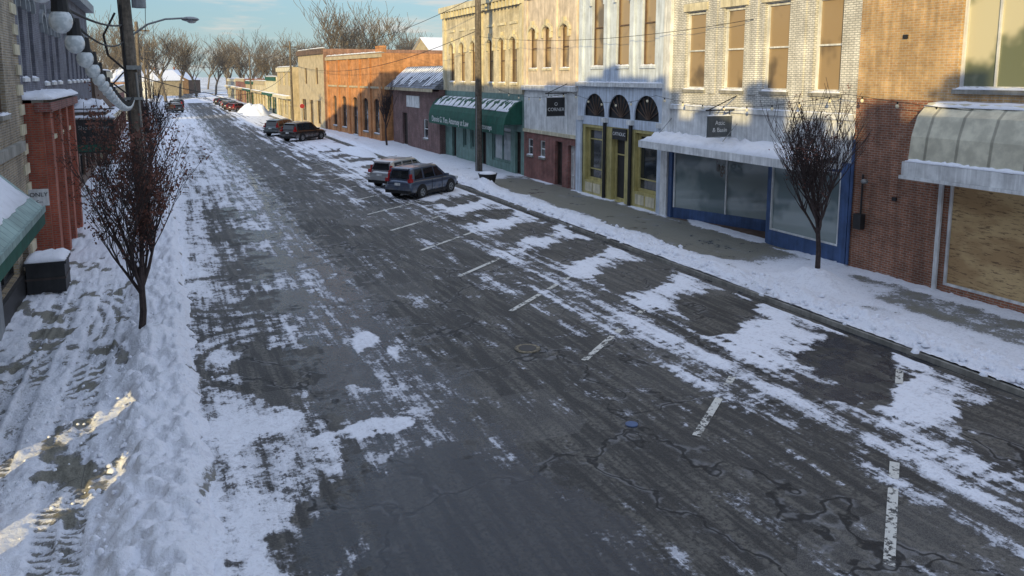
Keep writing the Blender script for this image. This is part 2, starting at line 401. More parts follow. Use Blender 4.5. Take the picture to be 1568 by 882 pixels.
SD=math.atan2(.63,.78)
def road_fn(X,Y):
    nb=fbm(X*.9,Y*.6,4,3); nn=fbm(X*1.9,Y*1.4,4,11); st=fbm(X*2.4,Y*.14,4,21); mid=fbm(X*2.6,Y*1.6,4,27)
    fine=fbm(X*5,Y*5,3,31)
    sn=.10+.0*X
    R1=sst(X+(nb-.5)*1.8,8.9,10.8); R2=sst(X+(nb-.5)*1.6,11.4,13.0)
    sn=sn+R1*.40+R2*.26
    q=((Y-6.7-(X-8.5)*.81)/4.2); ph=q-np.floor(q)
    rid=sst(np.abs(ph-.5),.24,.46)
    sn=sn+R2*rid*.22+sst(X,10,12)*rid*.08
    for i,cy in enumerate((8.2,12.3,16.9,21.2,25.3,29.4,33.6,38.,46.5,51,55.3,60,64,68.5)):
        k=(.85,1.,.8,.72,.65,.65,.55,.55)[i%8]
        sn=sn-k*1.15*blob(X,Y,13.9,cy,2.2 if cy<40 else 2.,1.15,SD+.12,nn)
    L1=1-sst(X+(nb-.5)*2.8,3.6,6.0)
    sn=sn+L1*(.47+.06*(1-sst(Y,14,22)))
    for (cx,cy,rx,ry,w) in ((2.3,17.4,1.4,2.1,1.1),(3.5,9.8,2.1,2.7,1.1),(2.9,14.9,.8,.6,.3),(2.7,22.8,1.3,1.2,.5),(2.9,27.6,1.3,1.5,.5),(2.6,33,1.2,1.6,.5),(2.6,39,1.2,2.,.5)):
        sn=sn-w*.85*blob(X,Y,cx,cy,rx,ry,.15,nn)
    sn=sn+.28*(1-sst(X+(mid-.5)*1.2,.5,1.4))
    sn=sn+.22*blob(X,Y,3.4,24.8,1.8,.9,.2,nn)+.45*blob(X,Y,3.1,13.6,1.,.4,.1,nn)+.3*blob(X,Y,1.3,14.5,.9,.6,.1,nn)+.42*blob(X,Y,4.2,18.3,.35,.8,-.2,nn)+.42*blob(X,Y,4.7,17.5,.2,.7,-.2,nn)
    for (cx,cy,r) in ((1.9,18.2,1.45),(1.7,18.6,1.7),(1.2,24.5,1.6),(1.6,24.1,1.9)):
        d=np.abs(np.hypot(X-cx,(Y-cy)*.8)-r); sn=sn-.4*(1-sst(d,.05,.12))*(X<2.4)
    for tx in (1.0,1.6,2.3,3.0,3.8,4.5):
        wob=(vn(Y*.09,Y*0,int(tx*13))-.5)*1.1
        sn=sn-.24*(.7+.3*np.sin(Y*2*math.pi/.3))*(1-sst(np.abs(X-tx-wob),.08,.2))
    for tx,w in ((9.6,.16),(10.1,.16),(10.7,.14),(11.5,.16),(12.1,.12),(12.7,.12),(13.6,.1),(14.3,.1)):
        wob=(vn(Y*.06,Y*0,int(tx*10))-.5)*1.0
        tread=.6+.4*np.sin(Y*2*math.pi/.3)
        sn=sn-.32*tread*(1-sst(np.abs(X-tx-wob),w*.7,w*1.5))*(1-.35*sst(X,12,13))
    for tx in (5.2,6.1,6.9,7.6,8.4,9.,9.6):
        wob=(vn(Y*.05,Y*0,int(tx*7))-.5)*.8
        sn=sn+.13*(1-sst(np.abs(X-tx-wob),.05,.3))
    sn=sn+(st-.5)*.8*sst(X,7.5,9.5)+(st-.5)*.4+(nb-.5)*.55+(mid-.5)*.6
    far=sst(Y,24,55); lane=np.exp(-((X-6.8)/2.4)**2)
    sn=sn+.16*far*(1-lane)+.05*far+.10*sst(Y,60,120)
    for cx,cy in((9.2,7.3),(9.1,11.4),(9.2,15.8),(9.2,19.9),(9.6,24.3)): sn=sn-.45*blob(X,Y,cx,cy,1.0,.3,SD)
    gut=1-sst(np.abs(X-15.6),.08,.2); sn=sn-1.3*gut*sst(fbm(Y*.5,X*0,3,5),.2,.35)
    wet=.16+.50*np.exp(-((X-4.0)/1.8)**2)+.35*blob(X,Y,13.8,12.4,3,1.6,SD)+.3*blob(X,Y,3.2,9.0,3,3)+.25*gut
    wet=wet+.04*np.exp(-((X-7.5)/3.)**2)*(1-sst(Y,14,26))
    wet=wet+.5*blob(X,Y,7.7,11.8,.22,.2)
    Z=np.clip(sn-.35,0,.6)*.05+np.clip(sn-.4,0,1)*(fine-.5)*.045+ .02*(1-((X-8)/8)**2)
    Z=Z+.10*(1-sst(X+(mid-.5)*.8,.3,1.0))*fine
    return Z,{'snow':sn,'wet':wet}
def mid2(X,Y): return fbm(X*1.8,Y*1.3,4,91)
def left_fn(X,Y):
    nb=fbm(X*1.2,Y*.9,4,43); lum=fbm(X*5,Y*5,4,47); big=fbm(X*2,Y*1.6,3,51); f=fbm(X*11,Y*11,2,53); ft=fbm(X*3.2,Y*2.6,3,57)
    sn=.88+(nb-.5)*.45+0*X
    edge=X+(big-.5)*.5
    bank=sst(edge,-1.25,-.75)*(1-sst(edge,.0,.35))
    Z=.13+.05*sn
    Z=Z+bank*(.04+.42*np.clip(lum-.32,0,1)+.12*big)
    sn=sn+bank*.22
    for tx in (-3.15,-2.75,-1.95,-1.6):
        wob=(vn(Y*.12,Y*0,5)-.5)*.5
        m=1-sst(np.abs(X-tx-wob),.12,.20)
        tread=(.5+.5*np.sin(Y*2*math.pi/.17+ (X-tx)*16))
        m2=m*(1-sst(Y,24,30))
        Z=Z-m2*(.035+.03*tread); sn=sn-m2*(.14+.36*tread*sst(nb,.35,.55))
    hol=sst(ft,.54,.62)*(1-bank); Z=Z-hol*.05
    Z=Z+(1-bank)*((f-.5)*.05+(big-.5)*.06+(lum-.5)*.05)
    sn=sn-.8*blob(X,Y,-2.75,21.9,.5,.35,0,nb)-.4*blob(X,Y,-3.2,13.8,.3,.8,0,nb)-.45*sst(mid2(X,Y),.58,.70)*(1-bank)
    Z=Z+.22*blob(X,Y,-.75,19.9,.7,.6,0,lum)
    Z=Z*(1-sst(X+(big-.5)*.35,.22,.5))
    return Z-.02*(X>.3),{'snow':sn,'wet':.2+0*X}
def right_fn(X,Y):
    nb=fbm(X*1.2,Y*.8,4,63); lum=fbm(X*3.5,Y*3.2,4,67); f=fbm(X*9,Y*9,2,73)
    sn=.84+(nb-.5)*.7
    bare=sst(X+(nb-.5)*1.6,17.1,17.8)*sst(Y+(nb-.5)*4,19.5,22.5)*(1-sst(Y,42,47))
    bare2=sst(X+(nb-.5)*.8,17.9,18.6)*(1-sst(X,19.9,20.4))*(1-sst(Y,17,20))
    sn=sn-.60*bare-.36*bare2+.5*(1-sst(20.75-X,.1,.5))*sst(nb,.42,.52)
    bank=sst(X,15.85,16.2)*(1-sst(X,16.6,17.3+0*X))
    sn=sn+bank*.22-.25*bank*sst(lum,.56,.62)
    Z=.13+np.clip(sn-.4,0,.6)*.08+bank*(.05+.42*np.clip(lum-.32,0,1))+np.clip(sn-.4,0,1)*(f-.5)*.08
    Z=Z+.45*np.exp(-(((X-18.1)/.75)**2+((Y-17.7)/.95)**2))*(.6+.8*lum)
    sn=sn+1.0*np.exp(-(((X-18.1)/1.1)**2+((Y-17.7)/1.3)**2))
    Z=Z+.4*np.exp(-(((X-16.6)/.6)**2+((Y-41.2)/.9)**2))*(.5+lum)
    return Z,{'snow':sn,'wet':.33+0*X}
grid('road',np.arange(.12,15.79,.056),yrows(4.,420.),road_fn,M['road'])
grid('pavement',np.arange(-4.6,.6,.045),yrows(4.,300.),left_fn,M['walk'])
grid('pavement',np.arange(15.76,21.3,.06),yrows(4.,300.),right_fn,M['walk'])
o=Obj('kerb'); o.box('kerb',M['concrete'],15.70,15.80,2,300,-.1,.125); o.done(True)
o=Obj('kerb'); o.box('kerb',M['concrete'],.0,.09,2,300,-.1,.10); o.done(True)
t=NT('snowy_ground'); p=t.pos()
t.base(t.mix(t.ss(t.noise(.12,4,.65,p),.48,.6),(.70,.72,.76),(.16,.14,.11))); t.rough(.8)
o=Obj('ground'); o.quad('ground',t.m,(-1500,-600,-.12),(1500,-600,-.12),(1500,2600,-.12),(-1500,2600,-.12)); o.done(True)
rng=random.Random(11); o=Obj('snow_clods')
def clod(x,y,z,r):
    k=5; v=[(x+rng.uniform(-.2,.2)*r,y,z+r*rng.uniform(.5,.9))]
    for h_,q in((.35,.8),(-.3,1.)):
        for i in range(k):
            an=6.283*i/k+h_; rr=r*q*rng.uniform(.7,1.2); v.append((x+rr*math.cos(an),y+rr*math.sin(an),z+r*h_))
    f=[(0,1+i,1+(i+1)%k) for i in range(k)]+[(1+i,6+i,6+(i+1)%k,1+(i+1)%k) for i in range(k)]
    o.add('snow_clods',M['snow'],v,f)
for i in range(1500):
    y=7+rng.random()**1.6*30; x=rng.gauss(-.5,.30)
    if x<.2: clod(x,y,.24+rng.uniform(-.05,.05),rng.uniform(.02,.075))
for i in range(300):
    y=7+rng.random()**1.4*30; clod(rng.gauss(.45,.25),y,.03,rng.uniform(.015,.04))
for i in range(200):
    y=7+rng.random()**1.4*20; clod(rng.uniform(-3.6,-1.2),y,.19,rng.uniform(.015,.04))
for i in range(1100):
    y=7+rng.random()**1.3*40; clod(rng.gauss(16.4,.33),y,.23+rng.uniform(-.03,.05),rng.uniform(.03,.10))
o.smooth.add('snow_clods'); o.done(True)
t=NT('worn_white_paint'); p=t.pos()
n=t.math('ADD',t.noise(9,4,.7,p),t.math('MULTIPLY',t.noise(1.1,3,.5,p),.6))
t.base((.60,.59,.55)); t.rough(.7)
tr=t.n('BsdfTransparent'); mx=t.n('MixShader'); t.link(t.ss(n,.80,.92,0,.96),mx.inputs[0]); t.link(t.b.outputs[0],mx.inputs[1]); t.link(tr.outputs[0],mx.inputs[2]); t.link(mx.outputs[0],t.out.inputs[0])
M['line']=t.m
def roadz(x): return .02*(1-((x-8)/8)**2)
o=Obj('painted_parking_lines')
for k in range(13):
    y0=6.75+4.15*k; Ls=6.4; n=26; pn=Vector((-.63,.78))*.075
    for i in range(n):
        xa=8.5+Ls*i/n; xb=8.5+Ls*(i+1)/n; ya=y0+(xa-8.5)*.81; yb=y0+(xb-8.5)*.81
        sv=float(road_fn(np.array([(xa+xb)/2]),np.array([(ya+yb)/2]))[1]['snow'][0])
        if sv>.44 and i>4: continue
        o.quad('painted_parking_lines',M['line'],(xa-pn.x,ya-pn.y,roadz(xa)+.016),(xb-pn.x,yb-pn.y,roadz(xb)+.016),(xb+pn.x,yb+pn.y,roadz(xb)+.016),(xa+pn.x,ya+pn.y,roadz(xa)+.016))
o.done(True)
t=NT('rusty_manhole_iron'); p=t.pos(); t.base(t.mix(t.ss(t.noise(9,4,.6,p),.4,.6),(.10,.085,.06),(.24,.20,.13))); t.rough(.7)
o=Obj('manhole_cover'); zc=roadz(7.6)
o.cyl('frame',t.m,(7.65,16.3,zc-.02),(7.65,16.3,zc+.02),.31,k=20); o.cyl('lid',M['dark'],(7.65,16.3,zc),(7.65,16.3,zc+.026),.22,k=20); o.done()
o=Obj('valve_cover'); o.cyl('valve_cover',M['navy'],(7.7,11.8,zc-.02),(7.7,11.8,zc+.012),.12,k=16); o.done(True)

# ------------------------------------------------------------------ RIGHT SIDE BUILDINGS
X0=20.8
o=Obj('brick_storefront_building',(X0,0,0))
ub=dict(frame=M['white_paint'],glass=M['glass2'],arch=0,sill=M['concrete'],fw=.09)
o.facade(M['brick_orange'],2,19.0,0,5.75,[(9.6,15.45,.35,3.55,dict(glass=M['ply'],frame=M['white_paint'],sash=0,fw=.08,depth=.1,v=[.47]))])
o.facade(M['brick_orange_sunlit'],2,19.0,5.75,11,[(13.4,15.5,6.1,9.2,dict(ub,v=[.5],sash=0)),(9.6,11.7,6.1,9.2,ub),(5,7.1,6.1,9.2,ub)])
o.shell(M['brick_orange'],2,19.0,0,11)
o.box('trim',M['concrete'],-.06,-.003,2,15.8,3.62,3.78)
o.box('window_head',M['cream'],-.10,-.003,13.2,15.7,9.23,9.6)
o.box('drain_pipe',M['white_paint'],-.10,-.02,15.6,15.72,.1,3.6)
o.box('meter_box',M['dark'],-.22,-.01,18.35,18.65,1.5,2.0)
o.cyl('meter_conduit',M['dark'],(-.06,18.5,2.0),(-.06,18.5,3.3),.03)
o.cyl('wall_conduit',M['navy'],(-.07,18.93,.2),(-.07,18.93,4.4),.05)
o.ball('wall_lamp',M['steel'],(-.2,18.3,3.1),.12,.7)
for z_ in(2.6,7.6): o.box('wall_bracket',M['dark'],-.06,-.003,17.2,17.35,z_,z_+.12)
o.done()
o=Obj('metal_shop_awning',(X0,0,0))
ya,yb=11.2,16.0; prof=[(-.0,5.75),(-.45,5.7),(-.85,5.35),(-1.05,4.75),(-1.12,4.05)]
for (a,b) in zip(prof,prof[1:]): o.quad('curved_front',M['ribwhite'],(a[0],ya,a[1]),(b[0],ya,b[1]),(b[0],yb,b[1]),(a[0],yb,a[1]))
for y in(ya,yb): o.quad('ends',M['ribwhite'],*[(a[0],y,a[1]) for a in prof],(-.0,y,4.05))
o.box('valance',M['white_paint'],-1.24,-.003,ya-.08,yb+.1,3.62,4.02)
o.box('valance_lip',M['white_paint'],-1.29,-.003,ya-.12,yb+.14,3.52,3.615)
o.snow('snow',-1.24,-1.06,ya,yb,4.03,.09,step=.12); o.snow('snow',-.6,-.02,ya,yb,5.6,.07,5.73)
o.done()
o=Obj('white_brick_shop_building',(X0,0,0))
wb=dict(frame=M['white_paint'],glass=M['tanshade'],arch=0,sill=M['concrete'],fw=.11)
o.facade(M['white_paint'],19.0,29.5,3.35,5.1,[])
o.facade(M['brick_white'],19.0,29.5,5.1,11,[(27.0,28.35,5.9,9.15,wb),(24.6,25.85,5.9,9.15,wb),(22.2,23.5,5.9,9.15,wb),(19.75,21.0,5.9,9.15,wb)])
for c in (27.67,25.22,22.85,20.37): o.box('lintels',M['cream'],-.07,-.003,c-.8,c+.8,9.18,9.5)
o.box('band',M['white_paint'],-.10,-.003,19.0,29.24,5.02,5.2); o.snow('snow',-.1,-.01,19.0,29.2,5.2,.05,step=.15)
for y in(21.6,24.05,26.45): o.box('pilasters',M['brick_white'],-.05,-.003,y-.2,y+.2,5.75,11)
o.shell(M['brick_white'],19.0,29.5,0,11)
o.facade(M['navy'],19.0,22.9,.0,3.35,[(19.45,22.75,.7,3.25,dict(glass=M['glass3'],frame=M['white_paint'],sash=0,fw=.06,depth=.08))])
o.box('blue_pier',M['navy'],-.08,-.003,19.02,19.35,.1,3.6)
o.box('blue_pier',M['navy'],-.10,.25,28.95,29.2,.1,3.6)
o.box('white_pier',M['white_paint'],-.16,-.004,29.25,29.75,.1,11)
def ang(y): return (28.9-y)/5.2*1.9
def aq(mat,a,b,z0,z1,part='angled_shopfront',off=0.): o.quad(part,mat,(ang(a)+off,a,z0),(ang(b)+off,b,z0),(ang(b)+off,b,z1),(ang(a)+off,a,z1))
aq(M['navy'],28.9,23.9,.1,.62); aq(M['glass3'],28.9,23.9,.62,3.2,'shop_glass'); 
for a in(28.85,26.4,24.0): 
    o.box('shop_frames',M['white_paint'],ang(a)-.05,ang(a)-.004,a-.04,a+.04,.62,3.2)
o.box('entry_back',M['dkwood'],2.6,2.7,22.9,24.2,0,3.3); o.box('entry_side',M['navy'],.05,2.6,22.91,23.0,.1,3.3)
o.quad('entry_ceiling',M['white_paint'],(0,22.9,3.3),(2.7,22.9,3.3),(2.7,29.4,3.3),(0,29.4,3.3))
o.box('entry_floor',M['brown'],.01,2.7,22.95,28.9,.0,.14)
o.text('Mings',.7,(.62,26.6,2.65),(math.pi/2,0,-math.pi/2-.35),M['brown'],.003)
o.done()
o=Obj('snow_covered_canopy',(X0,0,0))
o.box('deck',M['white_paint'],-1.25,-.003,19.6,29.8,3.36,3.52); o.box('fascia',M['white_paint'],-1.31,-1.252,19.55,29.85,3.30,3.60)
o.snow('snow',-1.27,-.02,19.6,29.8,3.56,.24,3.85)
for y in(20.3,24.8,29.2): o.cyl('tie_rods',M['steel'],(-1.1,y,3.5),(0,y,4.6),.015,k=6)
o.done()
def hsign(name,x,y0,zc,w,h,txt=None,col=M['dark'],ts=.2,armz=.25):
    o=Obj(name,(x,y0,zc))
    o.box('board',col,-w/2,w/2,-.04,.04,-h/2,h/2)
    o.box('border',M['steel'],-w/2-.03,w/2+.03,-.03,.03,-h/2-.03,-h/2-.001); o.box('border',M['steel'],-w/2-.03,w/2+.03,-.03,.03,h/2+.001,h/2+.03)
    o.cyl('arm',M['black'],(-w/2-.1,0,h/2+armz),(w/2+.35,0,h/2+armz),.03,k=8)
    o.cyl('stay',M['black'],(-w/2,0,h/2+armz),(w/2+.35,0,h/2+armz+.6),.022,k=6)
    for a in(-w/2+.1,w/2-.1): o.cyl('hangers',M['black'],(a,0,h/2),(a,0,h/2+armz),.018,k=6)
    o.snow('snow',-w/2,w/2,-.05,.05,h/2+.03,.05,step=.1)
    if txt:
        for i,l in enumerate(txt): o.text(l,ts,(0,-.043,(len(txt)/2-.5-i)*ts*1.15),(math.pi/2,0,0),M['white_paint'],.002)
    o.done()
M['sign_grey']=stucco('dark_grey_sign_board',(.09,.10,.105),.2,.6,2.)
hsign('hanging_shop_sign',20.0,24.9,4.5,1.15,.78,['Attic','& Basin'],M['sign_grey'],.24)
hsign('hanging_shop_sign',20.1,39.2,4.75,1.1,1.0,['O','CORNER'],M['dark'],.26)
# C
o=Obj('ornate_arched_window_building',(X0,0,0))
aw=dict(frame=M['brown'],glass=M['tanshade'],arch=1,sill=M['blue_grey'],fw=.07,hood=M['blue_grey'],rise=.5)
o.facade(M['blue_grey'],29.7,37.9,5.9,11.6,[(35.15,36.45,6.95,10.9,aw),(32.85,34.05,6.95,10.9,aw),(30.65,31.75,6.95,10.9,aw)])
ga=dict(frame=M['dark'],glass=M['dark'],arch=1,fw=.06,sash=0,depth=.15)
sh=dict(frame=M['olive'],glass=M['glass'],fw=.16,sash=0,depth=.28,h=[.22,.78])
o.facade(M['blue_grey'],29.7,37.9,3.9,5.9,[(35.05,37.2,4.35,5.55,dict(ga,rise=1.07)),(32.6,34.75,4.35,5.55,dict(ga,rise=1.07)),(30.2,32.3,4.35,5.55,dict(ga,rise=1.05))])
for c,w_ in((36.12,1.07),(33.67,1.07),(31.25,1.05)):
    for i in range(1,8):
        an=math.pi*i/8; o.cyl('fan_ribs',M['brown'],(.11,c,4.36),(.11,c-w_*.97*math.cos(an),4.48+w_*.97*math.sin(an)),.025,k=5)
for yy in(29.95,32.45,34.9,37.45): 
    o.box('pilasters',M['blue_grey'],-.13,-.003,yy-.16,yy+.16,5.9,11.6)
    o.box('capitals',M['white_paint'],-.2,-.003,yy-.2,yy+.2,4.1,4.33)
for yy in(32.45,34.9): o.cyl('iron_columns',M['dark'],(-.08,yy,.15),(-.08,yy,4.1),.09,k=12)
o.box('end_pier',M['blue_grey'],-.12,-.004,37.35,37.9,.1,4.1); o.box('end_pier',M['blue_grey'],-.12,-.004,29.76,30.1,.1,4.1)
o.box('belt_course',M['white_paint'],-.2,-.003,29.76,37.9,5.92,6.12); o.snow('snow',-.2,-.01,29.8,37.9,6.12,.06)
o.facade(M['olive'],30.1,37.35,.1,3.9,[(35.3,37.1,.9,3.75,sh),(33.1,34.35,.15,3.75,dict(sh,glass=M['dark'],h=[.66])),(30.3,32.2,.9,3.75,sh)],x=.03)
for (a,b) in((35.3,37.1),(30.3,32.2)):
    for c in(a+.1,(a+b)/2+.05): o.box('stall_riser_panels',M['cream'],-.0,.027,c,c+.75,.3,.78)
o.box('sign_plate',M['dark'],-.04,.02,32.9,34.2,3.3,3.85); o.text('CATHOLIC',.24,(-.045,33.55,3.58),(math.pi/2,0,-math.pi/2),M['white_paint'])
o.shell(M['cream'],29.76,37.9,0,11.6); o.done()
# D
o=Obj('stone_and_brick_building',(X0,0,0))
uw=dict(frame=M['brown'],glass=M['tanshade'],arch=1,rise=.3,sill=M['cream'],fw=.08,hood=M['cream'])
sm=dict(frame=M['white_paint'],glass=M['glass'],fw=.06,depth=.12,sill=M['concrete'])
dr=dict(frame=M['dkwood'],glass=M['dkwood'],fw=.08,depth=.25,h=[.3,.8])
o.facade(M['brick_dred'],37.9,44.9,0,3.1,[(43.6,44.3,1.6,2.6,sm),(41.9,42.6,1.6,2.6,sm),(39.7,40.6,.15,2.7,dr),(38.2,38.95,.15,2.6,dict(dr,glass=M['white_paint'],frame=M['white_paint']))])
o.facade(M['white_paint'],37.9,44.9,3.1,5.6,[])
o.box('white_cornice',M['white_paint'],-.22,-.003,37.95,44.9,5.6,5.85); o.snow('snow',-.2,-.01,37.95,44.9,5.86,.06)
o.box('band_rail',M['cream'],-.1,-.003,37.95,44.9,3.0,3.2)
o.facade(M['stone_pink'],37.9,44.9,5.6,11,[(43.1,44.1,6.9,9.3,uw),(41.2,42.2,6.9,9.3,uw),(39.,40.,6.9,9.3,uw)])
for yy in(38.2,40.6,44.6): o.box('pilasters',M['stone_pink'],-.1,-.003,yy-.2,yy+.2,5.87,11)
o.shell(M['brick_dred'],37.9,44.9,0,11); o.done()
# E
o=Obj('cream_brick_corner_building',(X0,0,0))
hw=dict(frame=M['brown'],glass=M['tanshade'],arch=1,rise=.4,sill=M['cream'],fw=.08,hood=M['cream'])
cs=(58.2,55.9,53.6,50.4,48.4,46.5)
o.facade(M['brick_cream'],44.9,60,5.3,11.6,[(c-.5,c+.5,6.0,8.9,hw) for c in cs])
st=dict(frame=M['teal'],glass=M['glass'],fw=.14,sash=0,h=[.8],v=[.5],depth=.15)
o.facade(M['teal'],44.9,60,0,5.3,[(45.4,46.3,.15,2.9,dict(dr)),(47.,50.2,.7,3.2,dict(st,glass=M['glass3'])),(51.3,52.3,.15,2.8,dr),(53.6,54.4,1.1,2.9,st),(55.2,56,1.1,2.9,st),(57.5,58.4,.15,2.8,dr)])
for yy in(45.1,52.,59.8): o.box('pilasters',M['cream'],-.16,-.003,yy-.22,yy+.22,5.35,11.2)
o.box('cornice',M['cream'],-.45,-.003,44.9,60.1,11.3,11.7); o.box('cornice_lower',M['cream'],-.25,-.004,44.9,60.05,10.9,11.29)
for i in range(26): o.box('brackets',M['cream'],-.4,-.26,45.1+i*.58,45.25+i*.58,10.85,11.28)
for c in cs: o.box('panel_trim',M['cream'],-.08,-.003,c-.6,c+.6,9.75,9.9)
o.shell(M['brick_cream'],44.9,60,0,11.6,par=.2); o.done()
o=Obj('green_canvas_awning',(X0,0,0)); ya,yb=45.2,60.4
prof=[(-.0,4.9),(-.4,4.75),(-.85,4.35),(-1.15,3.85),(-1.25,3.4)]
for (a,b) in zip(prof,prof[1:]): o.quad('canvas',M['dkgreen'],(a[0],ya,a[1]),(b[0],ya,b[1]),(b[0],yb,b[1]),(a[0],yb,a[1]))
for y in(ya,yb): o.quad('ends',M['dkgreen'],*[(a[0],y,a[1]) for a in prof],(-.0,y,3.4))
o.box('valance',M['dkgreen'],-1.27,-1.252,ya,yb,2.75,3.4)
for k in range(14): 
    y=ya+.6+k*1.04; o.snow('snow',-.98,-.05,y-.5,y+random.uniform(.3,.54),4.2+.03*random.random(),.13,4.86,step=.2)
o.text('Dennis G. Yeo, Attorney at Law',.62,(-1.28,55.5,3.1),(math.pi/2,0,-math.pi/2),M['white_paint'])
o.text('Attorneys',.5,(-1.28,48.2,3.1),(math.pi/2,0,-math.pi/2),M['white_paint'])
o.done()
# F
o=Obj('low_brick_office_building',(20.3,0,0))
o.facade(M['brick_purple'],60,73.8,0,5.4,[(69.,70.6,.15,3.1,dict(dr)),(63.,64.2,1.2,2.8,sm)])
o.shell(M['brick_purple'],60,73.8,0,5.4,roof=False)
o.quad('mansard_roof',M['shingle'],(-.6,59.9,5.35),(-.6,74.4,5.35),(1.7,74.4,7.3),(1.7,59.9,7.3))
o.quad('mansard_side',M['shingle'],(-.6,59.9,5.35),(1.7,59.9,7.3),(1.7,59.9,5.35)); o.quad('mansard_side',M['shingle'],(-.6,74.4,5.35),(1.7,74.4,7.3),(1.7,74.4,5.35))
o.quad('flat_roof',M['snow'],(1.7,59.9,7.3),(1.7,74.4,7.3),(12,74.4,7.3),(12,59.9,7.3))
o.box('fascia',M['beige'],-.65,-.603,59.9,74.4,5.15,5.4); o.quad('soffit',M['beige'],(-.62,59.9,5.2),(0,59.9,5.2),(0,74.4,5.2),(-.62,74.4,5.2))
for k in range(22):
    y=60.3+k*.64; a=random.uniform(.1,1.3); o.snow('snow',-.55+a*.8,1.5,y,y+.4,5.45+a*.70,.04,7.2,step=.3)
o.box('sign_panel',M['white_paint'],-.08,-.003,65.2,69.,3.7,4.7); o.done()
# G
o=Obj('orange_brick_building',(19.5,74.6,0),math.radians(4.5))
ow=dict(frame=M['brown'],glass=M['glass'],arch=1,rise=.4,fw=.1,sill=M['concrete'])
o.facade(M['brick_bright'],0,19.5,0,8.6,[(1.,2.6,.8,4.2,ow),(4.5,6.1,.8,4.2,ow),(8,9.6,.2,4.2,ow),(12,13.6,.8,4.2,ow),(15.8,17.2,.8,4.2,ow)])
o.shell(M['brick_bright'],0,19.5,0,8.6,14)
for yy in(.35,3.6,7.,10.8,14.7,19.1): o.box('piers',M['brick_bright'],-.15,-.003,yy-.3,yy+.3,0,8.2)
o.box('cornice',M['beige'],-.2,-.003,0,19.5,8.2,8.55); o.box('belt',M['beige'],-.12,-.004,0,19.5,5.2,5.4)
o.box('parapet_block',M['brick_bright'],-.02,.5,.0,1.8,8.7,9.3); o.done()
# H
o=Obj('stucco_commercial_building',(17.7,94.6,0),math.radians(3))
hw2=dict(frame=M['brown'],glass=M['glass'],fw=.1)
o.facade(M['beige'],0,14,0,9.6,[(2,4,.6,3.4,hw2),(6,8,.2,3.4,hw2),(10,12.5,.6,3.4,hw2),(3,4.2,5.4,7.4,hw2),(9,10.2,5.4,7.4,hw2)])
o.shell(M['brick_orange'],0,14,0,9.6,16); o.box('cornice',M['brown'],-.25,-.003,0,14,9.0,9.6); o.done()
def lowshop(name,x,y,L,h,mat,mat2,sx=1,rz=0,D=12):
    o=Obj(name,(x,y,0),rz,sx); n=max(2,int(L/4.5)); w=L/n
    ops=[(i*w+.5,(i+1)*w-.5,.6 if i%2 else .2,3.0,dict(frame=mat2,glass=M['glass'],fw=.12,v=[.5],h=[.75])) for i in range(n)]
    if h>7: ops+=[(i*w+w*.3,i*w+w*.7,5.,7.,dict(frame=mat2,glass=M['glass'])) for i in range(n)]
    o.facade(mat,0,L,0,h,ops); o.shell(mat,0,L,0,h,D)
    o.box('awning',mat2,-.9,-.003,.4,L-.4,3.2,3.6); o.snow('snow',-.9,-.01,.4,L-.4,3.61,.12,step=.5)
    o.box('cornice',mat2,-.2,-.003,0,L,h-.6,h-.02); o.done()
lowshop('corner_store',16.6,112,15,7.6,M['beige'],M['cream'])
lowshop('shop_building',16.9,131,13,6.2,M['cream'],M['dkgreen'])
lowshop('shop_building',17.2,148,18,5.4,M['brick_cream'],M['beige'])
lowshop('shop_building',17.4,170,16,5.2,M['beige'],M['dkgreen'])
lowshop('shop_building',17.6,192,22,5.6,M['brick_dred'],M['beige'])
lowshop('shop_building',18,220,26,5.4,M['grey'],M['cream'])
def house(name,x,y,w,d,h,rh,wall,roof,rz=0):
    o=Obj(name,(x,y,0),rz)
    o.facade(wall,0,w,0,h,[(w*.2,w*.2+1,1,2.5,dict(frame=M['white_paint'])),(w*.65,w*.65+1,1,2.5,dict(frame=M['white_paint'])),(w*.2,w*.2+1,h-1.9,h-.4,dict(frame=M['white_paint'])),(w*.65,w*.65+1,h-1.9,h-.4,dict(frame=M['white_paint']))])
    for xx in(0,): o.quad('gable',wall,(xx,0,h),(xx,w,h),(xx,w/2,h+rh))
    o.quad('walls',wall,(0,0,0),(d,0,0),(d,0,h),(0,0,h)); o.quad('walls',wall,(0,w,0),(d,w,0),(d,w,h),(0,w,h)); o.quad('walls',wall,(d,0,0),(d,w,0),(d,w,h),(d,w/2,h+rh),(d,0,h))
    o.quad('roof',roof,(-.4,-.4,h-.2),(d+.4,-.4,h-.2),(d+.4,w/2,h+rh+.1),(-.4,w/2,h+rh+.1)); o.quad('roof',roof,(-.4,w+.4,h-.2),(d+.4,w+.4,h-.2),(d+.4,w/2,h+rh+.1),(-.4,w/2,h+rh+.1))
    o.box('chimney',M['brick_dred'],d/2,d/2+.7,w/2-.3,w/2+.3,h,h+rh+1); o.done()
house('gabled_house',36,108,12,14,9.4,2.6,M['beige'],M['snow'])
house('gabled_house',46,114,12,12,10.6,3.,M['grey'],M['dkgreen'])
house('gabled_house',-14,240,11,12,5,3,M['white_paint'],M['snow'])
house('gabled_house',-4,270,12,12,5,3,M['beige'],M['snow'],.5)
house('gabled_house',9,300,14,12,5,3.4,M['brown'],M['snow'],1.2)

